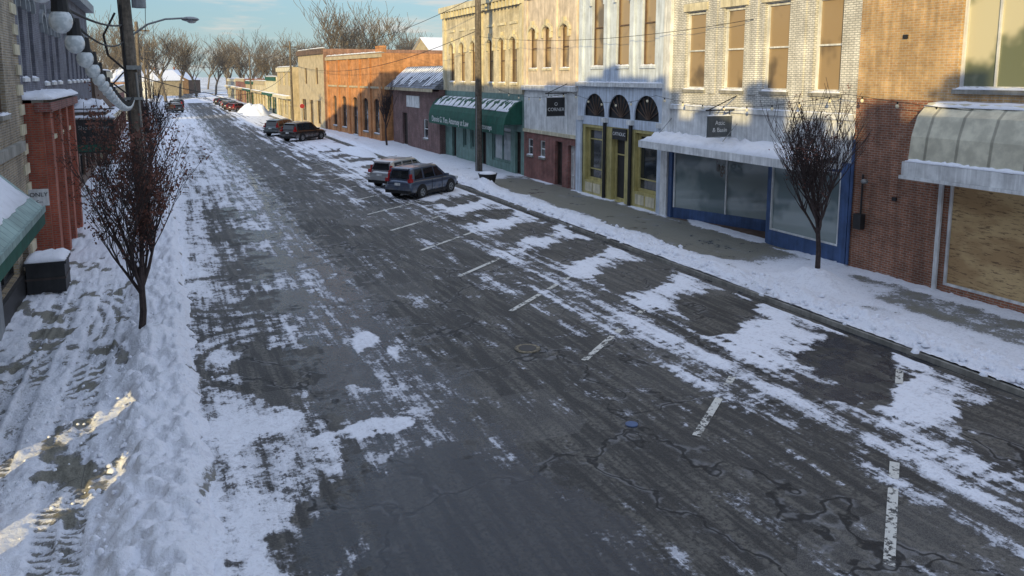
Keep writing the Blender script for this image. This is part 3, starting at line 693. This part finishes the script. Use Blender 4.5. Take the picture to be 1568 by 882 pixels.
# ------------------------------------------------------------------ LEFT SIDE
XL=-3.9
o=Obj('offscreen_shadow_wall',(XL,0,0),0,-1)  # added thin wall outside the view, heights shaped to shade the street
lw=dict(frame=M['brown'],glass=M['glass'],sill=M['concrete'],snow=0)
for (y0,y1,h) in ((-75,-20,14.1),(-20,-15,13.7),(-15,-12,14.6),(-12,-9.4,13.6),(-9.4,-6,12.9),(-6,-4,14.2),(-4,0.5,13.1),(.5,3,14.3),(3,8.6,14.9)):
    n=int((y1-y0)/2.6); o.facade(M['brick_tan'],y0,y1,0,h,[(y0+.8+i*2.6,y0+1.9+i*2.6,zz,zz+2,lw) for i in range(n) for zz in(5.,8.6)])
    o.box('coping',M['concrete'],-.05,.4,y0,y1,h+.002,h+.15)
    o.box('chimneys',M['brick_tan'],.1,.9,(y0+y1)/2-.35,(y0+y1)/2+.35,h+.16,h+.8)
o.box('sun_slit_wall',M['brick_tan'],0,.25,8.6,9.5,0,1.4); o.box('sun_slit_wall',M['brick_tan'],0,.25,10.5,12.4,0,1.4); o.box('sun_slit_wall',M['brick_tan'],0,.25,13.35,13.5,0,1.4)  # low slits left open to throw sun streaks onto the pavement
o.box('sun_slit_wall',M['brick_tan'],0,.25,8.6,13.5,1.402,14.7)
o.done()
o=Obj('green_awning_shop_building',(XL,0,0),0,-1)
o.facade(M['grey'],13.5,22.4,0,4.9,[(14.5,17,.6,3.,dict(frame=M['dkgreen'],glass=M['glass'])),(18.5,21.6,.6,3.,dict(frame=M['dkgreen'],glass=M['glass3']))])
o.facade(M['brick_tan'],13.5,22.4,4.9,14.2,[]); o.shell(M['brick_tan'],13.5,22.4,0,14.2,9); o.done()
o=Obj('green_metal_awning',(XL,0,0),0,-1)
o.quad('metal_roof',M['ribgreen'],(-.02,9,4.75),(-1.25,9,3.5),(-1.25,20.7,3.5),(-.02,20.7,4.75))
o.quad('end_panel',M['dkgreen'],(-.02,20.7,4.7),(-1.25,20.7,3.45),(-.02,20.7,3.45))
o.box('front_gutter',M['ribgreen'],-1.3,-1.252,9,20.75,3.38,3.52); o.box('fringe',M['dkgreen'],-1.28,-1.255,9,20.7,3.1,3.375)
o.snow('snow',-1.02,-.05,9,20.5,3.74,.05,4.72); o.done()
o=Obj('tan_brick_building',(XL-.15,0,0),0,-1)
tw=dict(frame=M['brown'],glass=M['glass'],sill=M['concrete'])
o.facade(M['brick_tan'],22.4,29.2,0,14.4,[(23.2,24.4,5.4,8.2,tw),(25.2,26.4,5.4,8.2,tw),(23,26,.8,3.0,dict(frame=M['dark'],glass=M['glass'],v=[.5])),(26.8,27.9,.15,2.8,dr)])
o.shell(M['brick_tan'],22.4,29.2,0,14.4,9)
for i in range(18): o.box('stone_quoins',M['cream'],-.06,-.003,28.5-.2*(i%2),29.2,.3+i*.62,.62+i*.62)
o.box('dark_base',M['dark'],-.12,-.003,22.4,26.6,.1,.75); o.box('cornice',M['concrete'],-.14,-.004,22.4,28.2,4.2,4.5); o.done()
o=Obj('red_brick_storefront',(-3.55,0,0),0,-1)
rw=dict(frame=M['dark'],glass=M['glass'],arch=1,rise=.5,fw=.08,depth=.25)
o.facade(M['brick_red'],29.4,38.5,0,5.6,[(30.6,32,.9,4.,rw),(32.9,34.2,.2,4.,rw),(35.,36.4,.9,4.,rw)])
o.shell(M['brick_red'],29.4,38.5,0,5.6,1.2)
for yy in(29.9,32.45,34.6,37.2): o.box('piers',M['brick_red'],-.2,-.003,yy-.28,yy+.28,.1,5.3)
o.box('cap',M['brick_dred'],-.26,.2,29.35,38.5,5.32,5.62); o.snow('snow',-.3,1.1,29.35,38.5,5.72,.2)
o.box('belt',M['cream'],-.08,-.003,30.2,36.9,4.3,4.45)
o.done()
o=Obj('grey_victorian_building',(XL-.5,0,0),0,-1)
gw=dict(frame=M['white_paint'],glass=M['glass'],arch=1,rise=.4,sill=M['white_paint'],hood=M['grey'])
o.facade(M['brick_grey'],29.2,37,4.5,15.6,[(30+i*2.3,31.1+i*2.3,6.4,9.6,gw) for i in range(3)])
o.facade(M['brick_grey'],37,46,4.2,15.6,[(38+i*2.4,39.1+i*2.4,6.2,9.0,gw) for i in range(3)])
o.facade(M['brick_grey'],46,62,4.2,11.2,[(47+i*2.4,48.1+i*2.4,6.2,9.0,gw) for i in range(6)])
o.facade(M['brown'],38.5,62,0,4.2,[(39.5+i*3.6,42.3+i*3.6,.6,3.1,dict(frame=M['dark'],glass=M['glass'],v=[.5])) for i in range(6)])
o.shell(M['brick_grey'],29.2,46,0,15.6,9); o.shell(M['brick_dred'],46.01,62,0,11.2,9)
o.box('cornice',M['grey'],-.5,-.003,46,62,10.7,11.18); o.box('belt',M['grey'],-.2,-.003,38.5,62,4.2,4.5); o.snow('snow',-.2,-.01,38.5,62,4.5,.1)
o.done()
lowshop('shop_building',-4.2,62,20,6.8,M['brown'],M['cream'],-1)
lowshop('shop_building',-4.2,86,24,5.2,M['brick_dred'],M['beige'],-1)
lowshop('shop_building',-4.4,124,26,5.,M['grey'],M['cream'],-1)
lowshop('shop_building',-4.4,160,30,5.,M['brick_orange'],M['cream'],-1)
o=Obj('projecting_shop_sign',(-3.1,42.5,0))
o.box('board',M['dark'],-.85,.95,-.06,.06,2.8,4.4); o.box('top_rail',M['steel'],-.9,1.,-.08,.08,4.4,4.48); o.snow('snow',-.9,1.,-.1,.1,4.48,.12,step=.12)
o.box('snow_shelf',M['brown'],-.85,.6,.2,3.,4.6,4.75); o.snow('snow',-.85,.6,.2,3.,4.76,.5)
o.text('Shoe Repair',.27,(.05,-.065,4.0),(math.pi/2,0,0),M['steel']); o.box('banner_panel',M['dkgreen'],-.8,.9,-.07,-.062,2.86,3.2)
o.cyl('bracket',M['black'],(-1,0,4.9),(1,0,4.9),.03,k=6); o.done()
o=Obj('parking_only_sign',(-3.4,26.0,3.0))
o.box('plate',M['white_paint'],-.25,.25,-.02,.02,-.24,.24); o.box('bracket',M['dark'],-.65,-.25,-.015,.015,.05,.1)
o.text('ONLY',.17,(0,-.025,.08),(math.pi/2,0,0),M['dark']); o.text('<--',.16,(0,-.025,-.12),(math.pi/2,0,0),M['dark']); o.done()
o=Obj('planter_box',(-3.4,26.6,.15))
o.box('box',M['dark'],-.5,.5,-.6,.6,0,.85); o.box('rim',M['dark'],-.55,.55,-.65,.65,.852,.93); o.box('band',M['dkwood'],-.52,.52,-.62,.62,.4,.46)
o.snow('snow',-.52,.52,-.62,.62,.93,.16,step=.15); o.done()

# ------------------------------------------------------------------ street furniture
def wire(name,pts,r=.012,mat=None,sag=0.,n=14,obj=None):
    o=obj or Obj(name); mat=mat or M['black']
    a,b=Vector(pts[0]),Vector(pts[1]); P=[]
    for i in range(n+1):
        t_=i/n; q=a.lerp(b,t_); q.z-=sag*4*t_*(1-t_); P.append(q)
    for c,d in zip(P,P[1:]): o.cyl('cable',mat,c,d,r,k=5,caps=False)
    if obj is None: o.done(True)
    return P
o=Obj('utility_pole_with_street_lamp',(-.8,32.2,0))
o.cyl('pole',M['woodpole'],(0,0,0),(-.35,.1,13),.26,.21,k=14); o.smooth.add('pole')
o.cyl('conduit',M['steel'],(.2,-.16,.1),(-.0,-.13,6.6),.045,k=8); o.cyl('conduit',M['dark'],(-.2,-.2,.1),(-.36,-.16,9),.035,k=8)
pp=[(-.1,0,7.9),(.5,0,8.35),(1.1,0,8.55),(1.7,0,8.6)]
for a,b in zip(pp,pp[1:]): o.cyl('lamp_arm',M['steel'],a,b,.035,k=8)
o.ball('lamp_head',M['steel'],(1.95,0,8.57),.32,.3); o.ball('lamp_lens',M['white_paint'],(2.0,0,8.5),.17,.5)
o.box('crossarm',M['woodpole'],-1.3,.9,-.07,.05,10.3,10.42)
o.cyl('transformer',M['grey'],(.25,-.35,8.9),(.25,-.35,9.8),.24,k=14)
o.box('junction_box',M['dark'],-.3,-.08,-.4,-.2,3.,3.7); o.box('bracket',M['steel'],-.45,.2,-.3,-.2,5.6,5.7)
pts=[(-.55,-.3,8.7),(-.95,-.5,7.9),(-.85,-.5,7.2),(-.35,-.3,6.7)]
for a,b in zip(pts,pts[1:]): o.cyl('hanging_cable_loop',M['black'],a,b,.04,k=6)
pts=[(-.4,-.3,6.6),(-.75,-.4,6.2),(-.3,-.3,5.8)]
for a,b in zip(pts,pts[1:]): o.cyl('hanging_cable_loop',M['black'],a,b,.03,k=6)
o.box('bolted_sleeve',M['steel'],-.3,.2,-.26,.2,6.7,6.85)
o.done()
o=Obj('wooden_utility_pole',(19.1,48.4,.1)); o.cyl('pole',M['woodpole'],(0,0,0),(0,0,14),.24,.19,k=14); o.smooth.add('pole')
o.cyl('conduit',M['steel'],(-.2,-.12,0),(-.18,-.1,5),.04,k=8); o.box('crossarm',M['woodpole'],-1.,1.,-.2,-.1,11.5,11.62); o.done()
for (x,y) in((16.2,110),(-1.6,75),(16.4,165),(-2.2,140)):
    o=Obj('utility_pole',(x,y,0)); o.cyl('pole',M['woodpole'],(0,0,0),(0,0,11),.18,.13,k=10); o.box('crossarm',M['woodpole'],-1.,1.,-.1,.1,10.2,10.32); o.done()
o=Obj('overhead_wires')
for (a,b,s_,r) in (((-1.1,32.3,10.4),(-1.6,75,10.3),1.0,.015),((-.3,32.3,10.4),(-1.,75,10.3),1.1,.015),((-1.1,32.2,7.4),(-1.6,75,7.3),.8,.022),((-1.1,32.2,6.7),(-1.6,75,6.6),1.0,.03),
   ((-1.1,32.2,6.6),(16.2,110,7.5),2.,.02),((-1.6,75,8),(16.2,110,9),1.2,.02),
   ((-1.6,75,10.3),(-2.2,140,10.3),2,.03),((16.2,110,10.3),(16.4,165,10.3),1,.03),((19.1,48.4,11.6),(16.2,110,10.3),1.5,.02),((19.1,48.4,9.4),(16.2,110,8.),1.7,.022),
   ((19.1,48.4,9.),(20.7,24,8.6),.5,.012),((-1.15,32.2,8.3),(-1.9,4,8.2),.5,.03),((-1.15,32.2,7.7),(-1.7,6,8.9),.9,.025)):
    wire('w',(a,b),r,sag=s_,n=18,obj=o)
o.done(True)
t=NT('frosted_bulb_glass'); p=t.pos(); t.base(t.mix(t.ss(t.noise(30,2,.5,p),.4,.6),(.44,.48,.50),(.62,.65,.66))); t.rough(.25); M['bulb']=t.m
t=NT('clear_bulb_glass'); t.base((.80,.72,.52)); t.rough(.15); M['bulb2']=t.m
o=Obj('festoon_light_string'); P=wire('c',((-.42,3.0,7.08),(-.95,32.1,5.72)),.016,sag=.42,n=34,obj=o)
for i in range(1,34):
    q=P[i]
    o.cyl('sockets',M['black'],q+Vector((0,0,.02)),q-Vector((0,0,.085)),.034,.042,k=10); o.ball('bulbs',M['bulb'],(q.x,q.y,q.z-.13),.056,1.15,14,9)
o.smooth.add('bulbs'); o.done()
o=Obj('string_lights')
for a,b in (((19.9,47.5,5.7),(20.3,37.9,5.6)),((20.3,37.9,5.6),(20.2,29.6,5.6)),((20.2,29.6,5.6),(20.2,18.9,5.9)),((20.2,18.9,5.9),(20.1,3.,5.9))):
    n=int((Vector(a)-Vector(b)).length/1.25); P=wire('c',(a,b),.009,sag=.45,n=n*2,obj=o)
    for q in P[1::2]:
        o.cyl('sockets',M['black'],q,q-Vector((0,0,.08)),.025,k=6); o.ball('bulbs',M['bulb2'],(q.x,q.y,q.z-.13),.055,1.2,8,5)
o.done()
o=Obj('round_planter_tub',(17.0,41.7,.15))
prof=[(.36,0),(.42,.25),(.5,.55),(.56,.72),(.52,.72)]
for (r0,z0),(r1,z1) in zip(prof,prof[1:]): o.cyl('tub',M['black'],(0,0,z0),(0,0,z1),r0,r1,k=20,caps=False)
o.ball('snow',M['snow'],(0,0,.68),.52,.32,14,6); o.smooth.add('snow'); o.done()
o=Obj('stop_sign',(15.9,100,0)); o.cyl('post',M['steel'],(0,0,0),(0,0,2.9),.05,k=6)
t=NT('red_sign_paint'); t.base((.28,.02,.02)); M['redp']=t.m
o.cyl('plate',t.m,(0,-.05,2.7),(0,-.09,2.7),.30,k=8); o.cyl('border',M['white_paint'],(0,-.045,2.7),(0,-.049,2.7),.33,k=8); o.done()

# ------------------------------------------------------------------ trees
def branch(T,p,d,L,r,lv,maxlv,rng,up=.25,kids=(6,6,5,4),wig=.18,spread=.6):
    n=4 if lv<2 else 3; pts=[(p.copy(),r)]; dd=d.copy()
    for i in range(n):
        dd=(dd+Vector((rng.uniform(-wig,wig),rng.uniform(-wig,wig),rng.uniform(-wig*.5,wig*.5)+up*.3))).normalized()
        p=p+dd*(L/n); rr=r*(1-.8*(i+1)/n) if lv else r*(1-.3*(i+1)/n)
        pts.append((p.copy(),max(rr,T['minr'])))
    T['br'].append((pts,lv))
    if lv==maxlv: T['tips'].append(p.copy()); return pts
    for i in range(kids[lv]):
        t_=rng.uniform(.25,1) if lv else rng.uniform(.68,1)
        if i==0: t_=1
        f=t_*n; k=min(int(f),n-1); q=pts[k][0].lerp(pts[k+1][0],f-k); rad=pts[k][1]*(1-(f-k))+pts[k+1][1]*(f-k)
        an=rng.uniform(0,6.283)+i*2.4; side=Vector((math.cos(an),math.sin(an),0))
        nd=(dd*(1-spread*.5)+side*spread+Vector((0,0,up))).normalized()
        branch(T,q,nd,L*rng.uniform(.5,.78)*T.get('lf',[1,1,1,1,1])[lv],rad*.72,lv+1,maxlv,rng,up,kids,wig,spread)
    return pts
def tubes(T,ks=(8,6,4,3,3)):
    V=[];F=[]
    for pts,lv in T['br']:
        k=ks[min(lv,len(ks)-1)]; base=None
        d=(pts[-1][0]-pts[0][0]).normalized(); a=d.orthogonal().normalized(); b=d.cross(a)
        for (p,r) in pts:
            o_=len(V)
            for i in range(k):
                an=6.2832*i/k; V.append(tuple(p+a*r*math.cos(an)+b*r*math.sin(an)))
            if base is not None:
                for i in range(k): F.append((base+i,base+(i+1)%k,o_+(i+1)%k,o_+i))
            base=o_
    return V,F
def street_tree(name,loc,seed,trunkL,r,L1,kids,leaves=0,spread=.55,up=.45,minr=.006,hmax=None):
    rng=random.Random(seed); T={'br':[],'tips':[],'minr':minr,'lf':[L1/trunkL,1,1,1,1]}
    branch(T,Vector((0,0,-.1)),Vector((0,0,1)),trunkL,r,0,3,rng,up,kids,.13,spread)
    if hmax:
        zm=sorted(t_.z for t_ in T['tips'])[int(len(T['tips'])*.98)]; k=(hmax-trunkL*.6)/(zm-trunkL*.6)
        for pts,lv in T['br']:
            for (p,_) in pts:
                if p.z>trunkL*.6: p.z=trunkL*.6+(p.z-trunkL*.6)*k
        T['tips']=[Vector((t_.x,t_.y,trunkL*.6+(t_.z-trunkL*.6)*k)) for t_ in T['tips']]
    V,F=tubes(T); o=Obj(name,loc); o.add('trunk_and_branches',M['bark'],V,F)
    if leaves:
        vv=[];ff=[]; cl=[rng.choice(T['tips']) for i in range(leaves//9+1)]
        for i in range(leaves):
            c=rng.choice(cl)+Vector((rng.gauss(0,.09),rng.gauss(0,.09),rng.gauss(-.04,.10)))
            a=Vector((rng.uniform(-1,1),rng.uniform(-1,1),rng.uniform(-1,1))).normalized(); b=a.orthogonal().normalized(); s_=rng.uniform(.022,.05)
            k=len(vv); vv+=[tuple(c+a*s_),tuple(c+b*s_*.6),tuple(c-a*s_),tuple(c-b*s_*.6)]; ff.append((k,k+1,k+2,k+3))
        o.add('dry_leaves',M['leaf'],vv,ff)
    o.done()
street_tree('street_tree',(-.75,19.9,.15),5,1.85,.09,2.5,(9,9,8,0),5200,.78,.42,.006,5.5)
street_tree('street_tree',(18.2,17.7,.2),12,2.2,.085,2.4,(10,10,8,0),700,.78,.45,.007,5.7)
street_tree('street_tree',(18.6,70,.15),21,2.2,.1,2.6,(7,8,6,0),0,.5,.55,.012)
street_tree('street_tree',(-.9,62,.15),23,2.2,.1,3.,(7,8,6,0),200,.5,.55,.012)
street_tree('street_tree',(-.9,48,.15),24,2.2,.1,2.6,(7,8,6,0),600,.7,.45,.012,5.)
def bigtree(seed,h,minr,kids):
    rng=random.Random(seed); T={'br':[],'tips':[],'minr':minr,'lf':[1.25,1,1,1,1]}
    branch(T,Vector((0,0,-.2)),Vector((0,0,1)),h*.33,h*.020,0,4,rng,.28,kids,.2,.66)
    return tubes(T,(6,4,3,3,3))
tm=[bigtree(s_,14,.022,(6,6,5,3,0)) for s_ in(1,2,3,4)]; tl=[bigtree(s_,14,.04,(6,5,4,2,0)) for s_ in(5,6,7)]
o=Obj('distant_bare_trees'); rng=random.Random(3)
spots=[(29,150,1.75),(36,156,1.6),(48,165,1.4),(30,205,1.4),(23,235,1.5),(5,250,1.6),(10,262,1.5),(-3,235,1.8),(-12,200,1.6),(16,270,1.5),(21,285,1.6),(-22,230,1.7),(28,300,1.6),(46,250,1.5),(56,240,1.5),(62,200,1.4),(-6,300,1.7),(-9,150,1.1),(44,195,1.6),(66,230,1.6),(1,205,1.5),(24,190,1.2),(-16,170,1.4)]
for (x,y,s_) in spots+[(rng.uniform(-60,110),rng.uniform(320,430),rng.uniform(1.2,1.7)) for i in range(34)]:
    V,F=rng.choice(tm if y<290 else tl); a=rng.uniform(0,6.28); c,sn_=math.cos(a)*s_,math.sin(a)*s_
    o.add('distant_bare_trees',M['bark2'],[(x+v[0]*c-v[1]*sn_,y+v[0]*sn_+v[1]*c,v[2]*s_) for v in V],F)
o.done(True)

# ------------------------------------------------------------------ cars
t=NT('tail_light_red'); t.base((.35,.01,.012)); t.rough(.15); M['tail']=t.m
t=NT('car_glass'); t.base((.012,.014,.016)); t.rough(.04); t.b.inputs['Specular IOR Level'].default_value=.9; M['cglass']=t.m
def carpaint(name,c,metal=.6):
    t=NT(name); p=t.pos(); n=t.noise(4,4,.6,p); sep=t.n('SeparateXYZ'); t.link(p,sep.inputs[0])
    low=t.ss(sep.outputs[2],.3,.85,.8,0.)
    d=t.math('MULTIPLY',t.ss(n,.35,.6),low)
    t.base(t.mix(d,c,(.32,.31,.30))); t.link(t.mix(d,(.28,)*3,(.7,)*3),t.b.inputs['Roughness']); t.b.inputs['Metallic'].default_value=metal
    t.b.inputs['Coat Weight'].default_value=.5
    return t.m
M['p_blue']=carpaint('slate_blue_car_paint',(.10,.13,.19)); M['p_silver']=carpaint('silver_car_paint',(.45,.46,.47)); M['p_dark']=carpaint('charcoal_car_paint',(.04,.035,.035)); M['p_black']=carpaint('dark_teal_car_paint',(.10,.12,.13)); M['p_red']=carpaint('red_car_paint',(.16,.03,.03))
def suv(name,x,y,ang,paint,s_=1.,hh=1.68,z=.03):
    o=Obj(name,(x,y,z),ang)
    stn=[(-2.27,.45,.80,.66),(-2.22,.34,.96,.80),(-2.0,.27,1.03,.88),(-1.5,.24,1.03,.905),(-.6,.23,1.0,.91),(.3,.23,.98,.91),(1.05,.24,.98,.905),(1.5,.26,.95,.89),(1.95,.28,.87,.85),(2.2,.33,.76,.76),(2.28,.42,.64,.6)]
    V=[];F=[];k=None
    for (sx_,zb,zt,w) in stn:
        ring=[(0,zb),(w*.85,zb),(w*.98,zb+.1),(w,(zb+zt)/2),(w*.985,zt-.12),(w*.90,zt),(w*.5,zt+.03),(0,zt+.04)]
        ring=ring+[(-a,b) for a,b in ring[-2:0:-1]]
        k=len(ring); V+=[(sx_,a,b) for a,b in ring]
    for i in range(len(stn)-1):
        for j in range(k): F.append((i*k+j,i*k+(j+1)%k,(i+1)*k+(j+1)%k,(i+1)*k+j))
    F.append(tuple(range(k))); F.append(tuple(range((len(stn)-1)*k,len(stn)*k)))
    o.add('body',paint,V,F); o.smooth.add('body'); o.sub['body']=1
    top=hh
    st=[(-2.16,-1.98),(-1.9,-1.75),(-1.0,-1.0),(0.0,-.1),(.62,.25),(1.2,.42)]
    zb=.99
    tz=[top-.10,top-.03,top,top,top-.02,top-.05]; 
    V=[];F=[]
    for i,(xb,xt) in enumerate(st):
        wb=.83 if 0<i<5 else .76; wt=.66 if 0<i<5 else .60
        V+=[(xb,wb,zb-.03),(xt,wt,tz[i]-.05),(xt,wt-.1,tz[i]),(xt,-wt+.1,tz[i]),(xt,-wt,tz[i]-.05),(xb,-wb,zb-.03)]
    for i in range(5):
        for j in range(5): F.append((i*6+j,i*6+j+1,(i+1)*6+j+1,(i+1)*6+j))
    F.append((0,1,2,3,4,5)); F.append((30,31,32,33,34,35))
    o.add('cabin',paint,V,F)
    def sidep(i,t_,h,sg):
        def P(i,h):
            xb,xt=st[i]; wb=.83 if 0<i<5 else .76; wt=.66 if 0<i<5 else .60
            return Vector((xb+(xt-xb)*h,(wb+(wt-wb)*h),zb-.03+(tz[i]-.05-zb+.03)*h))
        q=P(i,h).lerp(P(i+1,h),t_); q.y+=.008; q.y*=sg; return tuple(q)
    for sg in(1,-1):
        for (i0,a,i1,b) in ((1,.05,1,.85),(2,.02,2,.93),(3,.05,4,.35)):
            if i0==i1: seg=[(i0,a,b)]
            else: seg=[(i0,a,1.),(i1,0.,b)]
            for (i,a_,b_) in seg: o.quad('side_glass',M['cglass'],sidep(i,a_,.14,sg),sidep(i,b_,.14,sg),sidep(i,b_,.9,sg),sidep(i,a_,.9,sg))
        o.box('mirrors',paint,.72,.9,sg*.9 if sg>0 else -1.08,1.08 if sg>0 else -.9,.98,1.13)
        o.cyl('roof_rails',M['steel'],(-1.6,sg*.56,top+.05),(.1,sg*.56,top+.05),.02,k=6)
        for wx in(-1.32,1.32):
            o.cyl('wheel_arches',M['black'],(wx,sg*.80,.37),(wx,sg*.915,.37),.41,k=24)
            o.cyl('tyres',M['black'],(wx,sg*.72,.335),(wx,sg*.935,.335),.335,.325,k=24)
            o.cyl('rims',M['steel'],(wx,sg*.9,.335),(wx,sg*.942,.335),.22,.20,k=20)
            for q in range(5):
                an=q*1.2566; o.cyl('rim_gaps',M['black'],(wx+.12*math.cos(an),sg*.93,.335+.12*math.sin(an)),(wx+.12*math.cos(an),sg*.945,.335+.12*math.sin(an)),.045,k=8)
        o.box('tail_lamps',M['tail'],-2.27,-2.0,min(sg*.66,sg*.83),max(sg*.66,sg*.83),.92,1.10)
        o.box('tail_lamps_upper',M['tail'],-2.14,-1.98,min(sg*.66,sg*.745),max(sg*.66,sg*.745),1.101,1.34)
        o.box('head_lamps',M['bulb'],1.98,2.2,min(sg*.55,sg*.8),max(sg*.55,sg*.8),.66,.8)
        o.box('door_seams',M['black'],-.43,-.42,min(sg*.9,sg*.915),max(sg*.9,sg*.915),.34,.95); o.box('door_seams',M['black'],.5,.51,min(sg*.9,sg*.915),max(sg*.9,sg*.915),.34,.95)
        o.box('sill_trim',M['black'],-.9,.9,min(sg*.86,sg*.925),max(sg*.86,sg*.925),.2,.33)
    e=.012
    o.quad('rear_glass',M['cglass'],(-2.145-e,-.62,1.1),(-2.145-e,.62,1.1),(-2.0-e,.52,top-.19),(-2.0-e,-.52,top-.19))
    o.quad('windscreen',M['cglass'],(1.16+e*2,-.68,1.02),(1.16+e*2,.68,1.02),(.46+e*2,.56,top-.12),(.46+e*2,-.56,top-.12))
    o.box('rear_bumper',M['black'],-2.34,-2.1,-.78,.78,.33,.50); o.box('rear_bumper_top',paint,-2.36,-2.12,-.80,.80,.502,.66)
    o.box('licence_plate',M['white_paint'],-2.31,-2.27,-.17,.17,.74,.87); o.box('spoiler',paint,-2.14,-1.9,-.56,.56,top-.12,top-.06)
    o.box('front_bumper',M['black'],2.12,2.33,-.7,.7,.3,.5); o.box('grille',M['black'],2.2,2.29,-.45,.45,.56,.7)
    e_=o.done(); e_.scale=(s_,s_,s_)
HD=math.radians(36)
suv('parked_suv',12.9,41.0,HD,M['p_blue'])
suv('parked_suv',13.0,45.2,HD,M['p_silver'],1.,1.62)
suv('parked_suv',12.9,80.5,HD+.1,M['p_dark'],1.1)
suv('parked_suv',12.0,88.5,HD+.2,M['p_black'],1.05)
for i,(x,y,a,pm) in enumerate(((2.,150,1.9,'p_dark'),(1.8,160,1.9,'p_silver'),(2.2,170,1.9,'p_black'),(3.,180,1.8,'p_dark'),(12.6,150,.8,'p_red'),(12.4,158,.8,'p_dark'),(12.8,168,.8,'p_silver'),(12.7,176,.8,'p_black'),(12.5,186,.8,'p_dark'))):
    suv('parked_car',x,y,a,M[pm],1,1.5)
def pile(x,y,rx,ry,h,seed):
    X,Y=np.meshgrid(np.linspace(-1,1,26),np.linspace(-1,1,26)); d=np.sqrt(X*X+Y*Y)
    Z=h*np.clip(1-d**1.6,-.05,1)*(.6+.8*fbm(X*3+seed,Y*3,4,seed))
    o=Obj('snow_pile'); v=[(x+X[i,j]*rx,y+Y[i,j]*ry,max(-.05,Z[i,j])) for i in range(26) for j in range(26)]
    o.add('snow_pile',M['snow'],v,[(i*26+j,i*26+j+1,(i+1)*26+j+1,(i+1)*26+j) for i in range(25) for j in range(25)]); o.smooth.add('snow_pile'); o.done(True)
pile(14.3,136,2.2,5,1.9,3); pile(14.,146,2,4,1.4,5); pile(1.2,110,1.4,7,.9,7); pile(15.,66,1.2,5,.45,9); pile(7,205,5,5,1.,11); pile(16.6,33,.5,1.5,.4,13)

# ------------------------------------------------------------------ world + sun
w=bpy.data.worlds.new("World"); S.world=w; w.use_nodes=True; nt=w.node_tree
bg=nt.nodes['Background']; sky=nt.nodes.new('ShaderNodeTexSky'); sky.sky_type='NISHITA'; sky.sun_disc=False
EL=math.radians(13); sky.sun_elevation=EL; sky.sun_rotation=math.radians(221.3); sky.air_density=1.; sky.dust_density=.3; sky.ozone_density=2.
def wn(ty): return nt.nodes.new('ShaderNode'+ty)
def mrange(v,a,b,o0,o1):
    m=wn('MapRange'); m.interpolation_type='SMOOTHSTEP'; m.inputs[1].default_value=a; m.inputs[2].default_value=b; m.inputs[3].default_value=o0; m.inputs[4].default_value=o1; nt.links.new(v,m.inputs[0]); return m.outputs[0]
def wmix(f,a,b):
    m=wn('Mix'); m.data_type='RGBA'
    for i,v in((0,f),(6,a),(7,b)):
        if isinstance(v,float): m.inputs[i].default_value=v
        elif isinstance(v,tuple): m.inputs[i].default_value=(*v,1)
        else: nt.links.new(v,m.inputs[i])
    return m.outputs[2]
tc=wn('TexCoord'); sx=wn('SeparateXYZ'); nt.links.new(tc.outputs['Generated'],sx.inputs[0])
mp=wn('Mapping'); mp.inputs['Scale'].default_value=(2.4,2.4,17); nt.links.new(tc.outputs['Generated'],mp.inputs[0])
nz=wn('TexNoise'); nz.inputs['Scale'].default_value=2.1; nz.inputs['Detail'].default_value=6; nz.inputs['Roughness'].default_value=.6; nt.links.new(mp.outputs[0],nz.inputs['Vector'])
lowc=wmix(mrange(sx.outputs[2],.0,.10,0.,1.),(2.2,3.4,4.1),(.85,2.1,3.5))
haze=wmix(mrange(sx.outputs[2],-.05,.25,.9,.0),sky.outputs[0],(1.9,3.2,3.9)); nt.links.new(lowc,haze.node.inputs[7])
cl=wmix(mrange(nz.outputs[0],.50,.66,0.,.55),haze,(5.6,5.0,4.5))
hi=wmix(mrange(sx.outputs[2],.13,.45,0.,.9),cl,(4.8,5.7,7.4))  # bright overhead cloud layer added above the view to lift ambient light
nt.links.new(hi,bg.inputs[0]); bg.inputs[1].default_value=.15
sun=bpy.data.lights.new('sun','SUN'); sun.energy=5.; sun.angle=math.radians(.5); sun.color=(1,.78,.37)
so=bpy.data.objects.new('sun',sun); d=Vector((.66*math.cos(EL),.751*math.cos(EL),-math.sin(EL))); so.rotation_euler=d.to_track_quat('-Z','Y').to_euler(); so.location=(-30,-50,40); COL.objects.link(so)
cam=bpy.data.cameras.new('camera'); cam.sensor_width=36; cam.lens=1200/1568*36; cam.shift_y=-(441-288)/1568; cam.clip_end=4000; cam.clip_start=.1
co=bpy.data.objects.new('camera',cam); co.location=(0,0,6.5); co.rotation_euler=(math.radians(90-8.2),0,math.radians(-23.97)); COL.objects.link(co); S.camera=co
